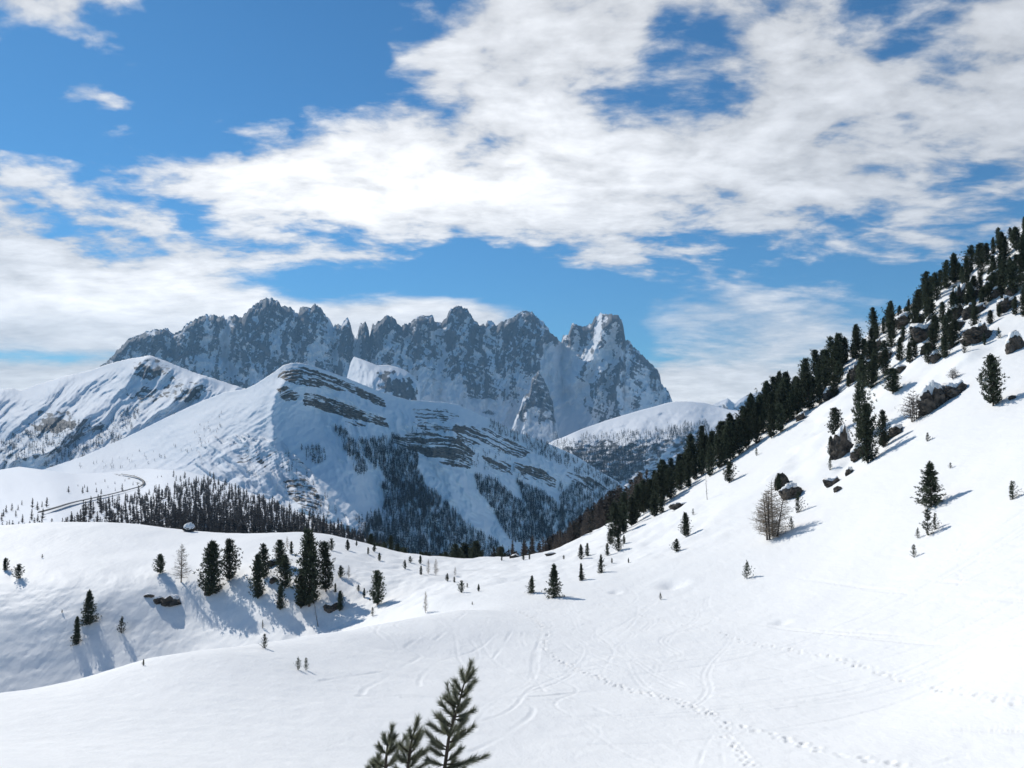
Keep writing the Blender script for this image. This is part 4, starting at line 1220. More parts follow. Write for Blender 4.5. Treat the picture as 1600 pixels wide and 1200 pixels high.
G_BANK, G_SADDLE, G_SLOPE = 'trees on the left bank', 'young trees in the snowy saddle', 'trees scattered over the open right slope'
TREES = [
    # the left bank
    ('dense', 250, 896, 866, 1.35, 'small dark pine just left of the pale bare larch', G_BANK), ('larch', 283, 910, 850, 1.25, 'pale leafless larch standing alone left of the bank pines', G_BANK),
    ('dense', 328, 932, 846, 1.05, 'tall broad pine first to the right of the pale larch', G_BANK), ('dense', 357, 908, 842, .95, 'pine close behind the broad pine beside the pale larch', G_BANK),
    ('dense', 403, 936, 866, .85, 'front pine of the overlapping pair in the middle of the bank', G_BANK), ('dense', 413, 905, 850, .85, 'rear pine of the overlapping pair in the middle of the bank', G_BANK),
    ('dense', 437, 884, 844, 1.2, 'pine behind the small snow cornice at the bank top', G_BANK), ('dense', 445, 920, 868, 1.15, 'bushy pine directly left of the tallest bank pine', G_BANK),
    ('dense', 481, 950, 829, .80, 'tallest and darkest pine of the left bank cluster', G_BANK), ('dense', 508, 925, 847, .88, 'slimmer pine directly right of the tallest bank pine', G_BANK),
    ('dense', 470, 951, 890, .95, 'low pine at the foot of the tallest bank pine', G_BANK), ('dense', 438, 954, 916, 1.0, 'small pine low on the bank left of the tallest pine', G_BANK),
    ('snag', 497, 979, 933, 1.0, 'thin bare larch leaning below the dark bank rock', G_BANK), ('dense', 531, 956, 924, .8, 'small slim pine just right of the dark bank rock', G_BANK),
    ('dense', 524, 926, 912, .9, 'very small pine above the slim pine beside the bank rock', G_BANK), ('dense', 589, 946, 892, 1.0, 'single conical pine standing right of the bank cluster', G_BANK),
    ('dense', 560, 924, 914, 1.0, 'upper of two tiny pines left of the single conical pine', G_BANK), ('dense', 569, 934, 919, .9, 'lower of two tiny pines left of the single conical pine', G_BANK),
    ('young', 582, 963, 949, .8, 'tiny sapling below the single conical pine', G_BANK), ('dense', 532, 902, 884, 1.3, 'squat little pine on the plateau edge beside a tiny bare larch', G_BANK),
    ('larch', 545, 903, 883, 1.0, 'tiny bare larch beside the squat plateau pine', G_BANK), ('larch', 449, 858, 838, 1.0, 'little bare larch on the rim behind the bank cluster', G_BANK),
    ('dense', 455, 866, 846, .9, 'little pine on the rim just left of the tallest pine', G_BANK),
    ('dense', 518, 860, 841, .95, 'first small rim pine right of the bank cluster', G_BANK), ('dense', 543, 860, 843, 1.2, 'second small rim pine right of the bank cluster', G_BANK),
    ('dense', 557, 853, 845, 1.0, 'third and smallest rim pine right of the bank cluster', G_BANK), ('dense', 575, 866, 855, 1.0, 'fourth small rim pine right of the bank cluster', G_BANK),
    ('dense', 593, 876, 864, 1.1, 'fifth small rim pine above the single conical pine', G_BANK), ('dense', 585, 862, 848, 1.1, 'small rim pine right above the fourth one', G_BANK),
    ('young', 413, 1013, 991, .95, 'small pine on the near snow lip below the bank', None), ('young', 466, 1047, 1027, .85, 'left of two thin saplings on the near snow', None), ('young', 478, 1047, 1028, .75, 'right of two thin saplings on the near snow', None),
    ('young', 410, 982, 969, .5, 'tiny sapling halfway down the bank below the pine pair', G_BANK), ('dense', 224, 1040, 1030, .8, 'tiny pine tip behind the near snow lip', G_BANK),
    ('small', 8, 891, 872, 1.5, 'small pine at the left edge of the photo', G_BANK), ('small', 29, 904, 881, 1.2, 'small pine second from the left edge of the photo', G_BANK),
    ('cone', 138, 976, 923, .98, 'larger spruce of the pair on the shaded left bank', G_BANK), ('cone', 120, 1006, 964, .98, 'smaller lower spruce of the pair on the shaded left bank', G_BANK),
    ('young', 190, 990, 964, .95, 'sparse little pine right of the spruce pair', G_BANK), ('dense', 97, 958, 953, 1.0, 'dark pine tip poking from snow left of the spruce pair', G_BANK),
    ('young', 66, 872, 866, 1.0, 'tiny twig of pine on the bright snow far left', G_BANK),
    # the saddle
    ('dense', 633, 889, 875, .9, 'small pine in the saddle below the left rim trees', G_SADDLE), ('dense', 658, 898, 884, 1.0, 'small dark pine left of the saddle larches', G_SADDLE), ('dense', 641, 879, 869, 1.2, 'little pine on the rim above the saddle', G_SADDLE),
    ('dense', 657, 881, 868, 1.1, 'little pine on the rim straight above the saddle larches', G_SADDLE), ('larch', 669, 897, 874, .9, 'left and thinner of the two saddle larches', G_SADDLE), ('larch', 681, 899, 873, 1.0, 'right and fuller of the two saddle larches', G_SADDLE),
    ('dense', 699, 908, 896, 1.1, 'squat pine below the saddle larches', G_SADDLE), ('dense', 710, 910, 901, 1.1, 'tiny pine next to the squat saddle pine', G_SADDLE), ('larch', 711, 900, 886, 1.0, 'faint small larch above the tiny saddle pine', G_SADDLE),
    ('dense', 721, 926, 907, .95, 'dark pine at the low point of the saddle', G_SADDLE), ('dense', 748, 924, 913, 1.1, 'small pine right of the low point of the saddle', G_SADDLE), ('young', 730, 918, 911, 1.0, 'tiny sapling between the two low saddle pines', G_SADDLE),
    ('larch', 665, 958, 924, .75, 'thin bare larch alone on the snow edge before the saddle', G_SADDLE), ('dense', 738, 945, 940, .9, 'tiny dark pine tip on the snow edge before the saddle', G_SADDLE),
    ('cone', 831, 926, 899, 1.1, 'squat spruce left of the tallest saddle spruce', G_SADDLE), ('cone', 866, 933, 881, .98, 'tallest spruce alone in the middle of the snow bowl', G_SADDLE), ('cone', 908, 907, 880, 1.0, 'small spruce first right of the tallest saddle spruce', G_SADDLE),
    ('cone', 939, 895, 866, .75, 'slender spruce second right of the tallest saddle spruce', G_SADDLE), ('dense', 949, 868, 849, 1.0, 'small pine behind the slender saddle spruce', G_SADDLE), ('dense', 966, 861, 837, 1.15, 'bushy dark pine at the foot of the right wood', G_SADDLE),
    ('dense', 975, 850, 836, 1.0, 'small pine touching the bushy one at the wood foot', G_SADDLE), ('dense', 908, 874, 851, 1.0, 'left of the pine pair at the saddle brow', G_SADDLE), ('dense', 918, 869, 849, 1.0, 'right of the pine pair at the saddle brow', G_SADDLE),
    ('dense', 956, 880, 872, .9, 'tiny stub of pine right of the slender spruce', G_SADDLE), ('dense', 982, 880, 872, .9, 'tiny stub of pine farther right of the slender spruce', G_SADDLE), ('dense', 818, 875, 865, 1.0, 'left of two tiny pines on the saddle crest', G_SADDLE),
    ('dense', 827, 874, 864, .9, 'right of two tiny pines on the saddle crest', G_SADDLE), ('dense', 881, 874, 867, .8, 'tiny pine on the crest above the tallest spruce', G_SADDLE), ('dense', 784, 876, 868, 1.0, 'tiny pine at the deepest notch of the saddle', G_SADDLE),
    ('young', 1032, 937, 926, .9, 'tiny pine beside the round snow hollow', G_SLOPE),
    # the open right slope
    ('dense', 1071, 839, 801, 1.0, 'small pine with long shadow low on the right slope', G_SLOPE), ('dense', 1057, 862, 842, 1.5, 'round little pine below the small pine with long shadow', G_SLOPE), ('young', 1083, 805, 795, .8, 'tiny pine tip above the small pine with long shadow', G_SLOPE),
    ('snag', 1105, 781, 739, .8, 'thin dead larch pole on the slope before the wood', G_SLOPE), ('dense', 1140, 754, 721, 1.3, 'bushy pine standing out below the wood edge', G_SLOPE), ('dense', 1022, 807, 767, 1.25, 'broad pine at the lower wood edge', G_SLOPE),
    ('dense', 1034, 802, 778, 1.3, 'low pine right of the broad one at the wood edge', G_SLOPE), ('dense', 954, 851, 826, 1.2, 'dark pine at the lowest corner of the right wood', G_SLOPE),
    ('larch_clump', 1206, 840, 752, 1.25, 'large bare larch clump with several trunks on the right slope', G_SLOPE), ('young', 1247, 801, 768, .85, 'sparse pine just right of the larch clump', G_SLOPE), ('young', 1237, 828, 808, .9, 'small sparse pine at the right foot of the larch clump', G_SLOPE),
    ('dense', 1217, 770, 740, .8, 'slim pine on the boulder above the larch clump', G_SLOPE),
    ('dense', 1306, 682, 637, 1.25, 'bushy pine leaning over the tall rock face', G_SLOPE), ('dense', 1298, 714, 682, .8, 'slim pine at the left foot of the tall rock face', G_SLOPE), ('young', 1297, 735, 716, .7, 'small sparse pine below the tall rock face', G_SLOPE),
    ('dense', 1345, 690, 596, .72, 'tall slim pine rising behind the rock face', G_SLOPE), ('dense', 1356, 724, 630, .85, 'tall dark pine in front of the rock face', G_SLOPE), ('dense', 1380, 700, 640, .75, 'slim pine right of the rock face pines', G_SLOPE),
    ('bush', 1428, 658, 606, 1.0, 'leafless bush left of the double boulder', G_SLOPE), ('bush', 1490, 592, 572, 1.2, 'small leafless bush on top of the double boulder', G_SLOPE),
    ('dense', 1396, 614, 575, 1.6, 'wide bushy pine on the snow above the bare bush', G_SLOPE), ('dense', 1552, 634, 553, 1.0, 'tall ragged pine near the right edge above the open slope', G_SLOPE), ('dense', 1533, 596, 582, 1.3, 'small round pine left of the tall ragged pine', G_SLOPE),
    ('young', 1507, 552, 532, .9, 'small pine above the double boulder', G_SLOPE), ('dense', 1538, 540, 521, .9, 'small pine below the brown cliff block', G_SLOPE), ('young', 1561, 530, 512, .9, 'small pine right below the brown cliff block', G_SLOPE),
    ('cone', 1454, 792, 721, 1.15, 'full pine standing alone on the open right slope', G_SLOPE), ('young', 1450, 837, 796, .95, 'sparse young pine below the full lone pine', G_SLOPE), ('young', 1461, 828, 802, .7, 'thin sapling touching the sparse young pine', G_SLOPE),
    ('young', 1434, 842, 825, .8, 'small sapling left below the sparse young pine', G_SLOPE), ('young', 1428, 871, 851, .9, 'lowest small sapling below the lone pine', G_SLOPE), ('young', 1582, 781, 752, 1.1, 'sparse little pine at the right edge of the open slope', G_SLOPE),
    ('young', 1167, 904, 876, .95, 'single dark little pine in the middle of the right slope', G_SLOPE), ('young', 1485, 732, 723, 1.2, 'tiny sapling up right of the full lone pine', G_SLOPE), ('young', 1449, 690, 676, 1.2, 'tiny twiggy sapling below the double boulder', G_SLOPE),
    ('young', 1213, 672, 660, .8, 'tiny pine on the snow inside the wood edge', G_SLOPE), ('young', 1182, 712, 700, .8, 'tiny pine tip below the wood edge', G_SLOPE),
]
for kind, px_, b_, t_, w_, lab, grp in TREES:
    if kind == 'dense' and b_ - t_ <= 24:
        kind = 'small'
    plant_px(kind, px_, b_, t_, lab, grp, w_, random.uniform(-.03, .03) if kind != 'snag' else .18, ymin=100 if px_ < 640 and b_ < 990 else 8)

# the wood on the right hillside
rg = np.random.default_rng(21)
WOOD = [(950, 852), (985, 828), (1020, 800), (1080, 762), (1140, 732), (1165, 702), (1205, 690), (1240, 662), (1285, 634), (1310, 600), (1320, 580), (1250, 612), (1200, 652), (1150, 690), (1100, 716), (1050, 752), (1000, 800), (965, 838)]
UPPER = [(1300, 630), (1345, 622), (1390, 585), (1440, 572), (1470, 565), (1500, 540), (1530, 515), (1570, 505), (1615, 505), (1640, 440), (1640, 345), (1600, 366), (1500, 432), (1400, 500), (1320, 562)]
TOPL = [(955, 838), (1000, 803), (1050, 757), (1100, 716), (1150, 686), (1200, 655), (1250, 613), (1300, 577), (1350, 541), (1400, 500), (1450, 462), (1500, 428), (1550, 392), (1600, 360), (1660, 320)]


def scatter(poly, n, gap, gen):
    p = np.array(poly, float)
    out = []
    tries = 0
    while len(out) < n and tries < 20000:
        tries += 1
        x, y = gen.uniform(p[:, 0].min(), p[:, 0].max()), gen.uniform(p[:, 1].min(), p[:, 1].max())
        if inside(np.array(x), np.array(y), poly) and all((x - a) ** 2 + ((y - b) * .9) ** 2 > gap * gap for a, b in out):
            out.append((x, y))
    return out


ONES = 'first second third fourth fifth sixth seventh eighth ninth tenth eleventh twelfth thirteenth fourteenth fifteenth sixteenth seventeenth eighteenth nineteenth'.split()
TENS = {2: ('twentieth', 'twenty'), 3: ('thirtieth', 'thirty'), 4: ('fortieth', 'forty'), 5: ('fiftieth', 'fifty'), 6: ('sixtieth', 'sixty')}


def ordinal(n):
    if n < 20:
        return ONES[n - 1]
    return TENS[n // 10][0] if n % 10 == 0 else TENS[n // 10][1] + '-' + ONES[n % 10 - 1]


MARKS = [(1300, 622, 'snow-capped rock inside the upper wood'), (1340, 590, 'outcrop at the dense wood top'), (1388, 560, 'outcrop left of the broad dark one'), (1445, 528, 'broad dark outcrop'), (1420, 505, 'flat outcrop under the crest'), (1494, 500, 'rock rib'),
         (1502, 478, 'tall rock pillar'), (1521, 455, 'narrow rock pillar'), (1560, 440, 'snowy outcrop near the highest crest'), (1575, 480, 'snow-topped rock by the right edge'), (1540, 528, 'long cliff block'), (1515, 538, 'flat rock beside the cliff block'), (1463, 565, 'dark block on the snow'), (1410, 580, 'snow-capped slab')]
USED = {}


def upper_label(x, y, hh, w):
    size = 'short' if hh < 30 else 'tall' if hh > 42 else 'mid-sized'
    form = 'slim' if w < .95 else 'broad' if w > 1.08 else 'regular'
    order = sorted(MARKS, key=lambda q: (q[0] - x) ** 2 + (q[1] - y) ** 2)
    for q in order[:3]:
        dx, dy = x - q[0], y - q[1]
        rel = ('right of' if dx > 0 else 'left of') if abs(dx) > abs(dy) else ('below' if dy > 0 else 'above')
        lab = '%s %s pine %s the %s' % (size, form, rel, q[2])
        if lab not in USED:
            USED[lab] = 1
            return lab
    return lab


tx, ty = np.array(TOPL, float).T
x = 962.0
n_crest = 0
while x < 1625:
    y = np.interp(x, tx, ty)
    hh = rg.uniform(22, 38) if x > 1330 else rg.uniform(38, 60)
    b = y + rg.uniform(2, 12)
    n_crest += 1
    plant_px('dense', x, b, b - hh, ordinal(n_crest) + ' dark pine along the right hillside crest counted up from the saddle', 'pines along the hillside crest', rg.uniform(.75, 1.15), rg.normal(0, .03), ymin=60)
    x += rg.uniform(8, 17) if x < 1300 else rg.uniform(9, 22)
for x, y in scatter(WOOD, 66, 9.5, rg):
    hh = rg.uniform(34, 64)
    plant_px('dense', x, y, y - hh, 'dark stone pine in the dense wood on the lower right hillside', 'pines of the dense hillside wood', rg.uniform(.75, 1.1), rg.normal(0, .03), ymin=60)
for x, y in scatter(UPPER, 96, 11, rg):
    hh, ww = rg.uniform(20, 46) + 14 * rg.random() ** 3, rg.uniform(.8, 1.25)
    plant_px('dense', x, y, y - hh, upper_label(x, y, hh, ww), 'pines among the upper rocks', ww, rg.normal(0, .04), ymin=60)

# dark pines just beyond the rim and the saddle; only their tops show
for k in range(36):
    u = rg.uniform(-.185, -.01)
    y = rg.uniform(228, 300)
    px0 = 800 + F * u
    topy = np.interp(px0, [560, 600, 680, 720, 770, 800], [842, 852, 862, 850, 846, 872]) + rg.uniform(-6, 14)
    x_ = u * y
    gz = float(ground_z(x_, y))
    tz = ray(px0, topy)[1] * y
    h = min(max(tz - gz, 5.0), 22.0)
    plant('dense', x_, y, gz, h, 'dark pine top showing from beyond the snowy rim', 'pines beyond the rim', rg.uniform(.8, 1.2))


# ------------------------------------------------------------------ woods far off
def far_proto(seed, kind='pine', n=46):
    g = np.random.default_rng(seed)
    parts = [tube([(0, 0, -.08), (0, 0, .9)], [.02, .004], 3)]
    z = np.sort(g.uniform(.08, .98, n))
    an = g.uniform(0, 6.28, n)
    if kind == 'pine':
        R = .20 * (1.03 - z) ** .6
        P = np.column_stack([np.cos(an) * R * .15, np.sin(an) * R * .15, z])
        D = np.column_stack([np.cos(an), np.sin(an), g.uniform(-.5, .5, n)])
        parts.append(blades(P, D, R * g.uniform(.8, 1.3, n), .085, g))
    else:
        R = .24 * (1.03 - z) ** .7
        P = np.column_stack([an * 0, an * 0, z])
        D = np.column_stack([np.cos(an), np.sin(an), g.uniform(0, .6, n)])
        parts.append(blades(P, D, R * g.uniform(.8, 1.4, n), .030 if n > 150 else .062, g))
    return join(parts)


LARCH_FAR = [far_proto(500 + k, 'larch', 230) for k in range(4)]
LARCH_LOW = [far_proto(560 + k, 'larch', 110) for k in range(4)]
PINE_FAR = [far_proto(520 + k, 'pine', 90) for k in range(4)]
TINY = [far_proto(540 + k, 'pine', 20) for k in range(5)]


def shared(name, vf, mat):
    me = fast_mesh(name, *vf)
    me.materials.append(mat)
    return me


LARCH_ME = [shared('larch_far', v, M_LARCH_DARK) for v in LARCH_FAR]
PINE_ME = [shared('pine_far', v, M_FOREST) for v in PINE_FAR]


def far_tree(me, name, p, h, label, group, wide=1.0):
    o = bpy.data.objects.new(name, me)
    COL.objects.link(o)
    o.location = p
    o.scale = (h * wide, h * wide, h)
    o.rotation_euler = (0, 0, random.uniform(0, 6.28))
    return tag(o, label, 'tree', group)


# brown larch wood on the far side of the saddle
for k in range(190):
    u = rg.uniform(-.03, .17)
    y = rg.uniform(232, 330)
    gz = float(ground_z(u * y, y))
    px0 = 800 + F * u
    topy = np.interp(px0, [760, 800, 860, 900, 950, 1000, 1040], [866, 862, 838, 808, 768, 738, 715]) + rg.uniform(-4, 34) * rg.random()
    h = min(max(ray(px0, topy)[1] * y - gz, 6), 30)
    if k % 5 == 0:
        far_tree(PINE_ME[k % 4], 'conifer_tree', (u * y, y, gz), h, 'dark pine among the brown larches beyond the saddle', 'pines in the brown larch wood', .9)
    else:
        far_tree(LARCH_ME[k % 4], 'larch_tree', (u * y, y, gz), h, 'brown bare larch in the wood beyond the saddle', 'larches of the brown wood', rg.uniform(.8, 1.2))

# larch wood on the low hill: the nearest ones singly, the rest as one mass
LW = [(96, 812), (150, 788), (210, 775), (290, 757), (335, 752), (400, 778), (470, 806), (545, 834), (600, 860), (560, 872), (300, 862), (96, 845)]
cand = scatter(LW, 900, 3.0, rg)
cand = [(x, y) for x, y in cand if rg.random() < np.interp(x, [96, 200, 300, 420], [.30, .55, 1, 1])]
cand += scatter([(0, 795), (60, 785), (95, 800), (90, 840), (0, 840)], 26, 6, rg) + scatter([(130, 752), (215, 752), (220, 765), (140, 775), (100, 770)], 16, 6, rg) + scatter([(240, 745), (330, 742), (345, 752), (280, 757)], 10, 6, rg)
cand.sort(key=lambda c: -c[1])
rest = []
for k, (x, y) in enumerate(cand):
    p = hill.at(np.array([x]), np.array([y]))[0]
    hm = rg.uniform(6.5, 12.5) * (1.0 if x > 120 else .8)
    if y < 768 and x < 260:
        hm *= .5
    dark = rg.random() < np.interp(x, [100, 300, 480], [.05, .15, .5])
    if k < 290 and y > 770:
        if dark:
            far_tree(PINE_ME[k % 4], 'conifer_tree', p, hm, 'dark conifer among the larches of the low left hill', 'conifers in the larch wood', .85)
        else:
            far_tree(LARCH_ME[k % 4], 'larch_tree', p, hm, 'bare larch in the wood on the low left hill', 'larches on the low hill')
    else:
        rest.append((p, hm, dark))


xx, yy = rg.uniform(100, 600, 2600), rg.uniform(755, 870, 2600)
ok = inside(xx, yy, LW) & (rg.random(2600) < np.interp(xx, [100, 200, 300, 420], [.12, .35, .8, 1]))
for p in hill.at(xx[ok], yy[ok])[:900]:
    rest.append((p, rg.uniform(5, 11), False))


def mass(name, label, items, mat):
    """Many small trees as one mass of real geometry."""
    parts = []
    g = np.random.default_rng(len(items))
    for p, h, v in items:
        a = g.uniform(0, 6.28)
        c, s = math.cos(a), math.sin(a)
        V0, F0 = v
        w = h * g.uniform(.8, 1.2)
        parts.append((np.column_stack([(V0[:, 0] * c - V0[:, 1] * s) * w + p[0], (V0[:, 0] * s + V0[:, 1] * c) * w + p[1], V0[:, 2] * h + p[2]]), F0))
    me = fast_mesh(name, *join(parts))
    return tag(link(name, me, mat), label, 'wood', None, 'stuff')


mass('larch_wood', 'far part of the larch wood on the low left hill', [(p, h, LARCH_LOW[i % 4]) for i, (p, h, d) in enumerate(rest)], M_LARCH_DARK)


def wood_on(sheet, polys, hmin, hmax, seed, protos=TINY, warp=8):
    g = np.random.default_rng(seed)
    items = []
    for poly, n in polys:
        p = np.array(poly, float)
        got, tries = 0, 0
        while got < n and tries < 60:
            tries += 1
            X = g.uniform(p[:, 0].min() - 6, p[:, 0].max() + 6, 400)
            Yp = g.uniform(p[:, 1].min() - 6, p[:, 1].max() + 6, 400)
            w = fbm(X / 14, Yp / 20, seed, 3) * warp
            ok = inside(X + w, Yp + w, poly) & (g.random(400) < .35 + .9 * (fbm(X / 9, Yp / 18, seed + 5, 2) + .3))
            ok &= Yp > np.interp(X, sheet.px, sheet.top) + 1
            X, Yp = X[ok][:n - got], Yp[ok][:n - got]
            P = sheet.at(X, Yp)
            for q in P:
                items.append((q, g.uniform(hmin, hmax), protos[int(g.integers(len(protos)))]))
            got += len(X)
    return items


BAND_WOOD = [([(522, 668), (545, 680), (565, 705), (575, 735), (560, 745), (545, 715), (528, 690)], 240), ([(556, 684), (575, 690), (590, 720), (585, 735), (570, 715)], 130), ([(575, 690), (620, 682), (650, 705), (655, 740), (680, 780), (660, 800), (600, 745), (585, 720)], 1300),
             ([(600, 745), (680, 770), (740, 830), (780, 850), (780, 880), (560, 880), (565, 830), (600, 800)], 4200), ([(740, 742), (775, 752), (800, 775), (850, 810), (860, 850), (800, 850), (770, 800), (745, 765)], 1700),
             ([(805, 752), (850, 770), (880, 800), (885, 850), (850, 845), (825, 800)], 1300), ([(875, 760), (960, 752), (1000, 790), (990, 850), (890, 850), (870, 790)], 2900), ([(760, 655), (850, 692), (940, 740), (965, 760), (900, 740), (830, 705), (765, 670)], 420),
             ([(640, 665), (665, 670), (660, 700), (645, 690)], 26), ([(470, 700), (505, 702), (512, 725), (480, 722)], 60), ([(560, 812), (590, 800), (640, 830), (640, 880), (545, 880)], 320), ([(690, 690), (790, 700), (870, 745), (860, 760), (760, 735), (700, 720)], 70),
             ([(440, 700), (520, 770), (550, 830), (500, 820), (440, 760)], 40)]
mass('mountain_forest', 'dark forest streaking down the shaded flank of the banded mountain', wood_on(banded, BAND_WOOD, 10, 18, 31), M_FOREST)
PLAT_WOOD = [([(860, 694), (900, 682), (960, 676), (1040, 672), (1100, 676), (1120, 690), (1040, 700), (960, 705), (880, 715)], 800), ([(870, 712), (960, 700), (1040, 702), (1000, 730), (975, 760), (900, 760)], 2300), ([(1040, 665), (1110, 662), (1110, 680), (1050, 685)], 260)]
mass('valley_forest', 'conifer forest on the valley slope under the snow plateau', wood_on(plateau, PLAT_WOOD, 16, 32, 33, warp=10), M_FOREST)
RIB_WOOD = [([(0, 690), (60, 665), (120, 660), (150, 668), (90, 705), (20, 728), (0, 730)], 260), ([(60, 722), (130, 690), (190, 668), (200, 680), (120, 716), (70, 735)], 170), ([(165, 665), (200, 640), (225, 640), (205, 672)], 60), ([(-150, 700), (0, 690), (0, 735), (-150, 740)], 120)]
mass('ridge_forest', 'sparse dark forest on the lower ribs of the left ridge', wood_on(ribs, RIB_WOOD, 14, 24, 35, warp=10), M_FOREST)
mass('flank_trees', 'scattered tiny trees on the sunlit flank of the banded mountain', wood_on(banded, [([(100, 728), (300, 690), (340, 660), (330, 700), (200, 735)], 60), ([(300, 670), (345, 640), (350, 660), (310, 690)], 14)], 6, 11, 37), M_FOREST)


# ------------------------------------------------------------------ rocks
def rock_meshes(seed):
    """A broken, blocky outcrop of about unit size and the snow lying on its upper side."""
    g = np.random.default_rng(seed)
    n, mth = 36, 24
    th = np.linspace(0.02, math.pi - .02, mth)[:, None]
    ph = np.linspace(0, 2 * math.pi, n, endpoint=False)[None]
    d = np.stack([np.sin(th) * np.cos(ph), np.sin(th) * np.sin(ph), np.cos(th) + 0 * ph], -1)
    r = np.zeros(d.shape[:2])
    for blk in range(4):                       # several fractured blocks grown together
        c = g.normal(0, .34, 3) * [1, 1, .5]
        planes = unit(g.normal(size=(9, 3)))
        off = g.uniform(.38, .72, 9)
        dp = d @ planes.T
        lim = (off + planes @ c)
        rb = np.min(np.where(dp > .04, np.maximum(lim, .1) / np.maximum(dp, .04), 9), -1)
        r = np.maximum(r, np.minimum(rb, 1.15))
    r = r * (1 + .20 * fbm(d[..., 0] * 4 + seed, d[..., 2] * 8 + d[..., 1] * 3, seed, 4, .65) - .10 * (np.abs(fbm(d[..., 0] * 5, d[..., 2] * 2 + d[..., 1] * 5, seed + 9, 2)) < .07))
    P = d * r[..., None]
    idx = np.arange(mth * n).reshape(mth, n)
    fc = np.stack([idx[:-1], idx[1:], np.roll(idx[1:], -1, 1), np.roll(idx[:-1], -1, 1)], -1).reshape(-1, 4)
    body = fast_mesh('boulder_rock', P.reshape(-1, 3), fc)
    body.materials.append(M_ROCK)
    # snow pillow: the upper shell, thick in the middle and ragged at its edge, hugging the uphill side
    mc = 10
    ragged = .5 + .9 * fbm(np.cos(ph) * 1.4 + seed, np.sin(ph) * 1.4, seed + 3, 3)
    f = np.linspace(0, 1, mc)[:, None] ** .8
    reach = (1.0 + .60 * np.clip(np.sin(ph), -1, 1) + .5 * (ragged - .5))
    tt = .02 + f * np.clip(reach, .35, 1.7)
    ri = np.empty((mc, n))
    for j in range(n):
        ri[:, j] = np.interp(tt[:, j], th[:, 0], r[:, j])
    D2 = np.stack([np.sin(tt) * np.cos(ph), np.sin(tt) * np.sin(ph), np.cos(tt)], -1)
    C2 = D2 * (ri * 1.015)[..., None]
    C2[..., 2] += .24 * (1 - f ** 3)
    C2[-1] = (D2 * (ri * .97)[..., None])[-1]
    ii = np.arange(mc * n).reshape(mc, n)
    fc = np.stack([ii[:-1], ii[1:], np.roll(ii[1:], -1, 1), np.roll(ii[:-1], -1, 1)], -1).reshape(-1, 4)
    cp = fast_mesh('boulder_snow', C2.reshape(-1, 3), fc, True)
    cp.materials.append(M_SNOW)
    return body, cp


ROCKS_ME = [rock_meshes(600 + k) for k in range(7)]


def rock_at(px, py, wpx, hpx, label, group=None, k=None, rot=None, deep=.8, cap=True, name='boulder', ymin=60):
    x, y, z = hit(px, py, ymin)
    w, h = wpx * y / F / 2, hpx * y / F / 2
    b, c = ROCKS_ME[(k if k is not None else int(px)) % len(ROCKS_ME)]
    o = bpy.data.objects.new(name, None)
    COL.objects.link(o)
    yc = y + w * .55
    zc = float(ground_z(x + w * .15, yc))
    o.location = (x + w * .15, yc, min(zc, z + h * .9) + h * .10)
    o.rotation_euler = (0, 0, rot if rot is not None else random.uniform(-.4, .4))
    o.scale = (w * 1.25, w * deep * 1.2, h * 1.35)
    if 'skyline rim' in label:
        o.location.z += h * .35
        o.scale = (w * 1.1, w * .9, h * 1.2)
    tag(o, label, 'rock', group)
    link('rock', b, None, o)
    if cap:
        link('snow_cap', c, None, o)
    return o


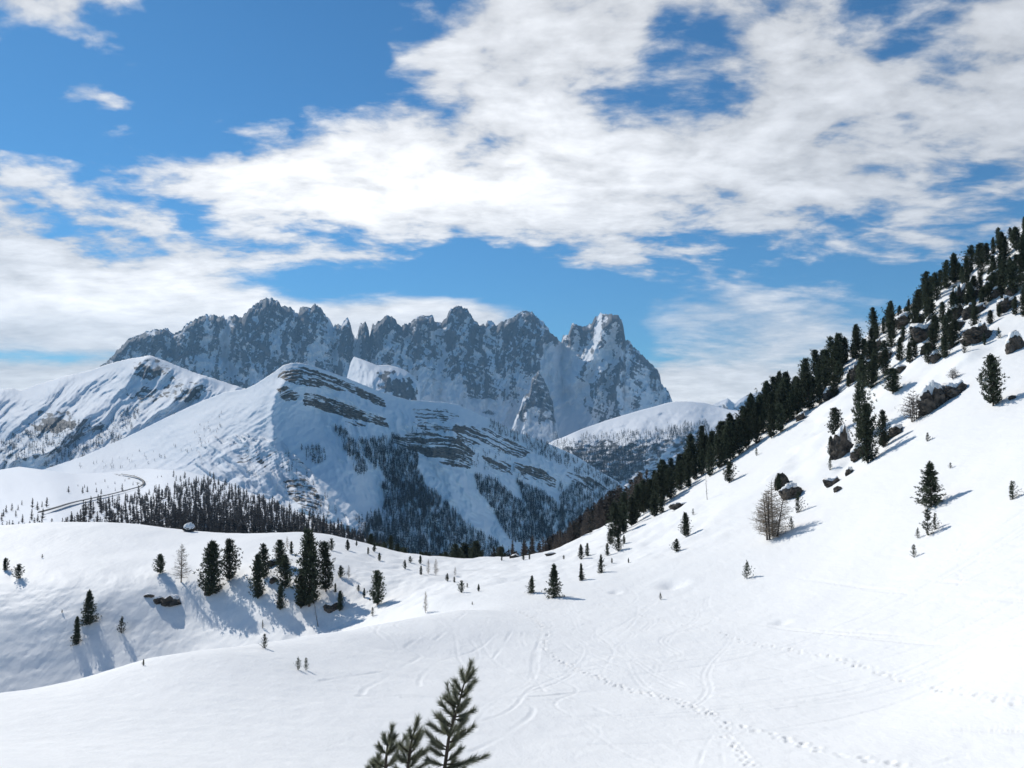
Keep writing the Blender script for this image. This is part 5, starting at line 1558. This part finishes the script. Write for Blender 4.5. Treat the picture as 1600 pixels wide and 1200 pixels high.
G_R = 'boulders on the right hillside'
for a in [
    (265, 947, 26, 13, 'dark flat rock showing through the shaded left bank', 'rocks on the left bank', 2, .1, .8, True), (246, 943, 12, 9, 'small slanting rock left of the flat bank rock', 'rocks on the left bank', 3, .6, .8, True),
    (231, 935, 12, 4, 'thin sliver of rock farthest left on the bank', 'rocks on the left bank', 4, .1, .8, True), (516, 956, 20, 14, 'dark jagged rock at the right end of the bank pines', 'rocks on the left bank', 5, .2, .8, True),
    (327, 931, 14, 10, 'small rock under the tall broad bank pine', 'rocks on the left bank', 1, .2, .8, False), (426, 913, 9, 10, 'small dark rock below the snow cornice on the bank', 'rocks on the left bank', 0, .2, .8, False),
    (427, 884, 20, 11, 'rock under the thick snow cornice at the bank top', 'rocks on the left bank', 6, .0, .9, True), (293, 831, 16, 13, 'round snow-covered boulder on the left skyline rim', None, 0, 3.0, .9, True),
    (1237, 778, 30, 22, 'slanting boulder directly behind the larch clump', G_R, 3, .5, .8, True), (1222, 762, 18, 24, 'upright boulder above the larch clump', G_R, 4, .3, .7, False),
    (1300, 758, 24, 17, 'dark boulder in the snow left below the rock face', G_R, 5, .2, .8, True), (1329, 740, 14, 14, 'small boulder right of the dark boulder in snow', G_R, 6, .4, .8, True), (1310, 767, 11, 8, 'lowest little boulder beneath the dark one', G_R, 0, .2, .8, False),
    (1322, 708, 34, 50, 'tall brown rock face behind the slope pines', G_R, 2, .1, .8, True), (1345, 716, 22, 22, 'boulder at the right foot of the rock face', G_R, 4, .2, .8, True), (1405, 676, 28, 18, 'curved dark boulder right of the rock face', G_R, 6, .4, .8, True), (1385, 690, 16, 18, 'broken boulder between the slim pine and the curved one', G_R, 1, .4, .8, True),
    (1462, 640, 36, 42, 'larger brown half of the double boulder', G_R, 0, .1, .8, True), (1493, 618, 36, 28, 'smaller right half of the double boulder', G_R, 5, .3, .8, True),
    (1463, 565, 14, 16, 'dark block on the snow above the wide bushy pine', G_R, 3, .2, .8, True), (1540, 528, 44, 24, 'long brown cliff block under a thick snow cap', G_R, 2, .2, .8, True), (1588, 548, 20, 30, 'upright grey block at the right edge', G_R, 4, .1, .8, True),
    (1502, 478, 16, 44, 'tall dark rock pillar high on the hillside', G_R, 1, .1, .7, True), (1521, 455, 12, 34, 'narrow rock pillar right of the tall one', G_R, 6, .2, .7, True), (1494, 500, 14, 26, 'rock rib below the tall pillar', G_R, 3, .2, .8, True),
    (1445, 528, 40, 34, 'broad dark outcrop among the upper pines', G_R, 5, .3, .8, True), (1420, 505, 30, 18, 'flat outcrop just below the crest', G_R, 0, .3, .8, True), (1560, 440, 24, 22, 'snowy outcrop close to the highest crest pines', G_R, 2, .3, .8, True),
    (1388, 560, 26, 24, 'outcrop left of the broad dark one', G_R, 6, .3, .8, True), (1340, 590, 22, 26, 'outcrop at the upper end of the dense wood', G_R, 1, .3, .8, True), (1300, 622, 20, 18, 'snow-capped rock inside the upper wood edge', G_R, 4, .3, .8, True),
    (1515, 538, 20, 12, 'flat rock between the upper pines and the cliff block', G_R, 3, .3, .8, True), (1485, 545, 20, 9, 'low slab of rock in the snow gully', G_R, 5, .3, .8, True), (1575, 480, 22, 16, 'snow-topped rock beside the right edge pines', G_R, 0, .3, .8, True),
    (1585, 622, 14, 7, 'small flat stone right of the tall ragged pine', G_R, 6, .3, .8, False), (1255, 655, 16, 14, 'snow-capped rock at the wood edge', G_R, 2, .3, .8, True), (1410, 580, 18, 10, 'snow-capped slab beside the wide bushy pine', G_R, 4, .3, .8, True),
    (1062, 793, 24, 10, 'snow-capped rock at the lower wood edge', G_R, 1, .3, .9, True), (805, 871, 14, 6, 'low snow-capped stone on the saddle crest', None, 2, .3, .9, True), (860, 868, 14, 5, 'flat snow-capped stone right of the saddle crest pines', None, 3, .3, .9, True),
]:
    rock_at(a[0], a[1], a[2], a[3], a[4], a[5], a[6], a[7], a[8], a[9], ymin=100 if a[0] < 640 else 60)

for n_, (x, y) in enumerate(scatter([(1330, 620), (1400, 570), (1470, 545), (1560, 500), (1615, 480), (1615, 390), (1500, 450), (1400, 515), (1330, 575)], 18, 15, rg)):
    rock_at(x, y, rg.uniform(12, 26), rg.uniform(10, 24), 'small dark rock half buried among the upper right pines', 'small rocks among the upper pines', n_, rg.uniform(-.5, .5))


# ------------------------------------------------------------------ young pine right before the camera
def near_pine(label, trunk_px, shoots, dist, seed, thick=.016):
    g = np.random.default_rng(seed)
    tx_, ty_ = zip(*trunk_px)
    root_x = ray(trunk_px[-1][0], 1200)[0] * dist
    gz = float(ground_z(root_x, dist))
    r = bpy.data.objects.new('young_pine', None)
    COL.objects.link(r)
    r.location = (root_x, dist, gz)
    tag(r, label, 'tree', 'young pines before the camera')
    org = np.array([root_x, dist, gz])

    def at(px, py, dy=0.0):
        rx, rz = ray(px, py)
        return np.array([rx * (dist + dy), dist + dy, rz * (dist + dy)]) - org
    path = [at(*p) for p in trunk_px] + [np.array([0, 0, -.15])]
    m_ = len(path)
    tv = [tube(path, [.003 + (thick - .003) * (i / (m_ - 1)) ** .8 for i in range(m_)], 7)]
    P, D, LL = [], [], []

    def shoot(a, b, n=300, rad=.056, bare=.12):
        a, b = np.asarray(a), np.asarray(b)
        mid = (a + b) / 2 - np.array([0, 0, .12 * np.linalg.norm(b - a)])
        tt = np.linspace(0, 1, 6)[:, None]
        pts_ = (1 - tt) ** 2 * a + 2 * tt * (1 - tt) * mid + tt ** 2 * b
        tv.append(tube(pts_, np.linspace(.006, .0025, 6), 5))
        t = g.uniform(bare, 1.0, n)[:, None]
        p = (1 - t) ** 2 * a + 2 * t * (1 - t) * mid + t ** 2 * b
        ax = unit(2 * (1 - t) * (mid - a) + 2 * t * (b - mid))
        q = unit(np.cross(ax, g.normal(size=(n, 3))))
        spread = g.uniform(.30, .95, n)[:, None]
        P.append(p)
        D.append(unit(ax * 1.0 + q * spread))
        LL.append(rad * g.uniform(.75, 1.2, n))
    for (ax_, ay_, bx_, by_, *o) in shoots:
        dz = o[0] if o else g.normal(0, .10)
        a0 = at(ax_, ay_)
        b0 = at(bx_, by_, dz)
        ln = np.linalg.norm(b0 - a0)
        shoot(a0, b0, int(240 + 900 * ln))
    # shoots turned away from or towards the viewer, and the lower whorls
    for k in range(len(shoots) // 2):
        i = g.integers(1, m_ - 2)
        f = g.random()
        a0 = path[i] * f + path[i + 1] * (1 - f)
        an = g.choice([g.uniform(.9, 2.2), g.uniform(4.0, 5.4)])
        l_ = g.uniform(.08, .16) * (1 + i / m_)
        shoot(a0, a0 + np.array([math.cos(an) * l_, math.sin(an) * l_, l_ * .75]), 260)
    low = path[-2]
    for k in range(16):
        zf = g.uniform(.12, .85)
        a0 = low * zf + np.array([0, 0, 0])
        an = g.uniform(0, 6.28)
        l_ = g.uniform(.25, .42)
        shoot(a0, a0 + np.array([math.cos(an) * l_, math.sin(an) * l_, l_ * .55]), 380, bare=.3)
    v, f = join(tv)
    me = fast_mesh('near_pine_trunk', v, f, True)
    link('trunk', me, M_BARK, r)
    v, f = blades(np.concatenate(P), np.concatenate(D), np.concatenate(LL), .0030, g)
    link('crown', fast_mesh('near_pine_crown', v, f), M_NEEDLE_NEAR, r)
    return r


near_pine('tallest of the grey-green young pines at the bottom edge', [(735, 1040), (724, 1072), (717, 1100), (709, 1125), (701, 1155), (695, 1200), (690, 1255)],
          [(724, 1072, 736, 1035, 0), (727, 1066, 721, 1048), (726, 1068, 740, 1048), (722, 1082, 711, 1064), (722, 1082, 742, 1064), (720, 1090, 734, 1072), (717, 1102, 698, 1088), (718, 1100, 710, 1082), (716, 1106, 730, 1094), (712, 1122, 689, 1098),
           (711, 1120, 740, 1110), (711, 1124, 728, 1122), (703, 1150, 688, 1117), (700, 1150, 692, 1128), (703, 1148, 671, 1131), (704, 1146, 724, 1128), (703, 1160, 740, 1135), (702, 1160, 724, 1142), (699, 1168, 666, 1144), (699, 1172, 676, 1160),
           (698, 1182, 674, 1170), (699, 1176, 713, 1152), (697, 1194, 760, 1181), (697, 1190, 720, 1170), (696, 1200, 742, 1184), (696, 1196, 668, 1186), (695, 1208, 710, 1188), (694, 1215, 725, 1200), (694, 1220, 672, 1205)], 5.6, 71)
near_pine('middle young pine beside the tallest one at the bottom edge', [(652, 1127), (645, 1150), (641, 1170), (638, 1200), (636, 1250)],
          [(646, 1148, 653, 1123, 0), (644, 1155, 640, 1140), (645, 1152, 656, 1146), (642, 1166, 634, 1150), (642, 1170, 652, 1152), (641, 1175, 624, 1162), (640, 1185, 667, 1172), (640, 1186, 658, 1176), (639, 1192, 622, 1182), (638, 1200, 650, 1186), (638, 1206, 666, 1192), (637, 1212, 618, 1200)], 5.7, 72)
near_pine('left young pine of the three at the bottom edge', [(612, 1140), (606, 1162), (604, 1180), (602, 1205), (601, 1250)],
          [(606, 1166, 613, 1135, 0), (606, 1168, 600, 1150), (606, 1166, 617, 1150), (604, 1178, 592, 1166), (605, 1176, 620, 1164), (604, 1182, 612, 1162), (603, 1196, 618, 1186)], 5.8, 73)
near_pine('lowest pine tip at the far left of the near young pines', [(591, 1186), (588, 1198), (586, 1220), (585, 1260)], [(588, 1200, 592, 1181, 0), (588, 1204, 582, 1192), (588, 1204, 598, 1192), (587, 1212, 576, 1200)], 5.9, 74, .010)

# ------------------------------------------------------------------ the air between here and the massif
hb = [(-13800, 13800), (-1800, 12800), (-702, 1500)]
hv = [(x, y, z) for x in hb[0] for y in hb[1] for z in hb[2]]
hf = [(0, 1, 3, 2), (4, 6, 7, 5), (0, 4, 5, 1), (2, 3, 7, 6), (0, 2, 6, 4), (1, 5, 7, 3)]
haze = link('haze', fast_mesh('haze', hv, hf))
mt = bpy.data.materials.new('haze_air')
mt.use_nodes = True
nt = mt.node_tree
nt.nodes.clear()
pv = nt.nodes.new('ShaderNodeVolumePrincipled')
pv.inputs['Color'].default_value = (0.38, 0.68, 1.0, 1)
pv.inputs['Density'].default_value = HAZE
pv.inputs['Anisotropy'].default_value = 0.0
mo = nt.nodes.new('ShaderNodeOutputMaterial')
nt.links.new(pv.outputs[0], mo.inputs['Volume'])
haze.data.materials.append(mt)
tag(haze, 'thin blue air in front of the far mountains', None, None, 'stuff')
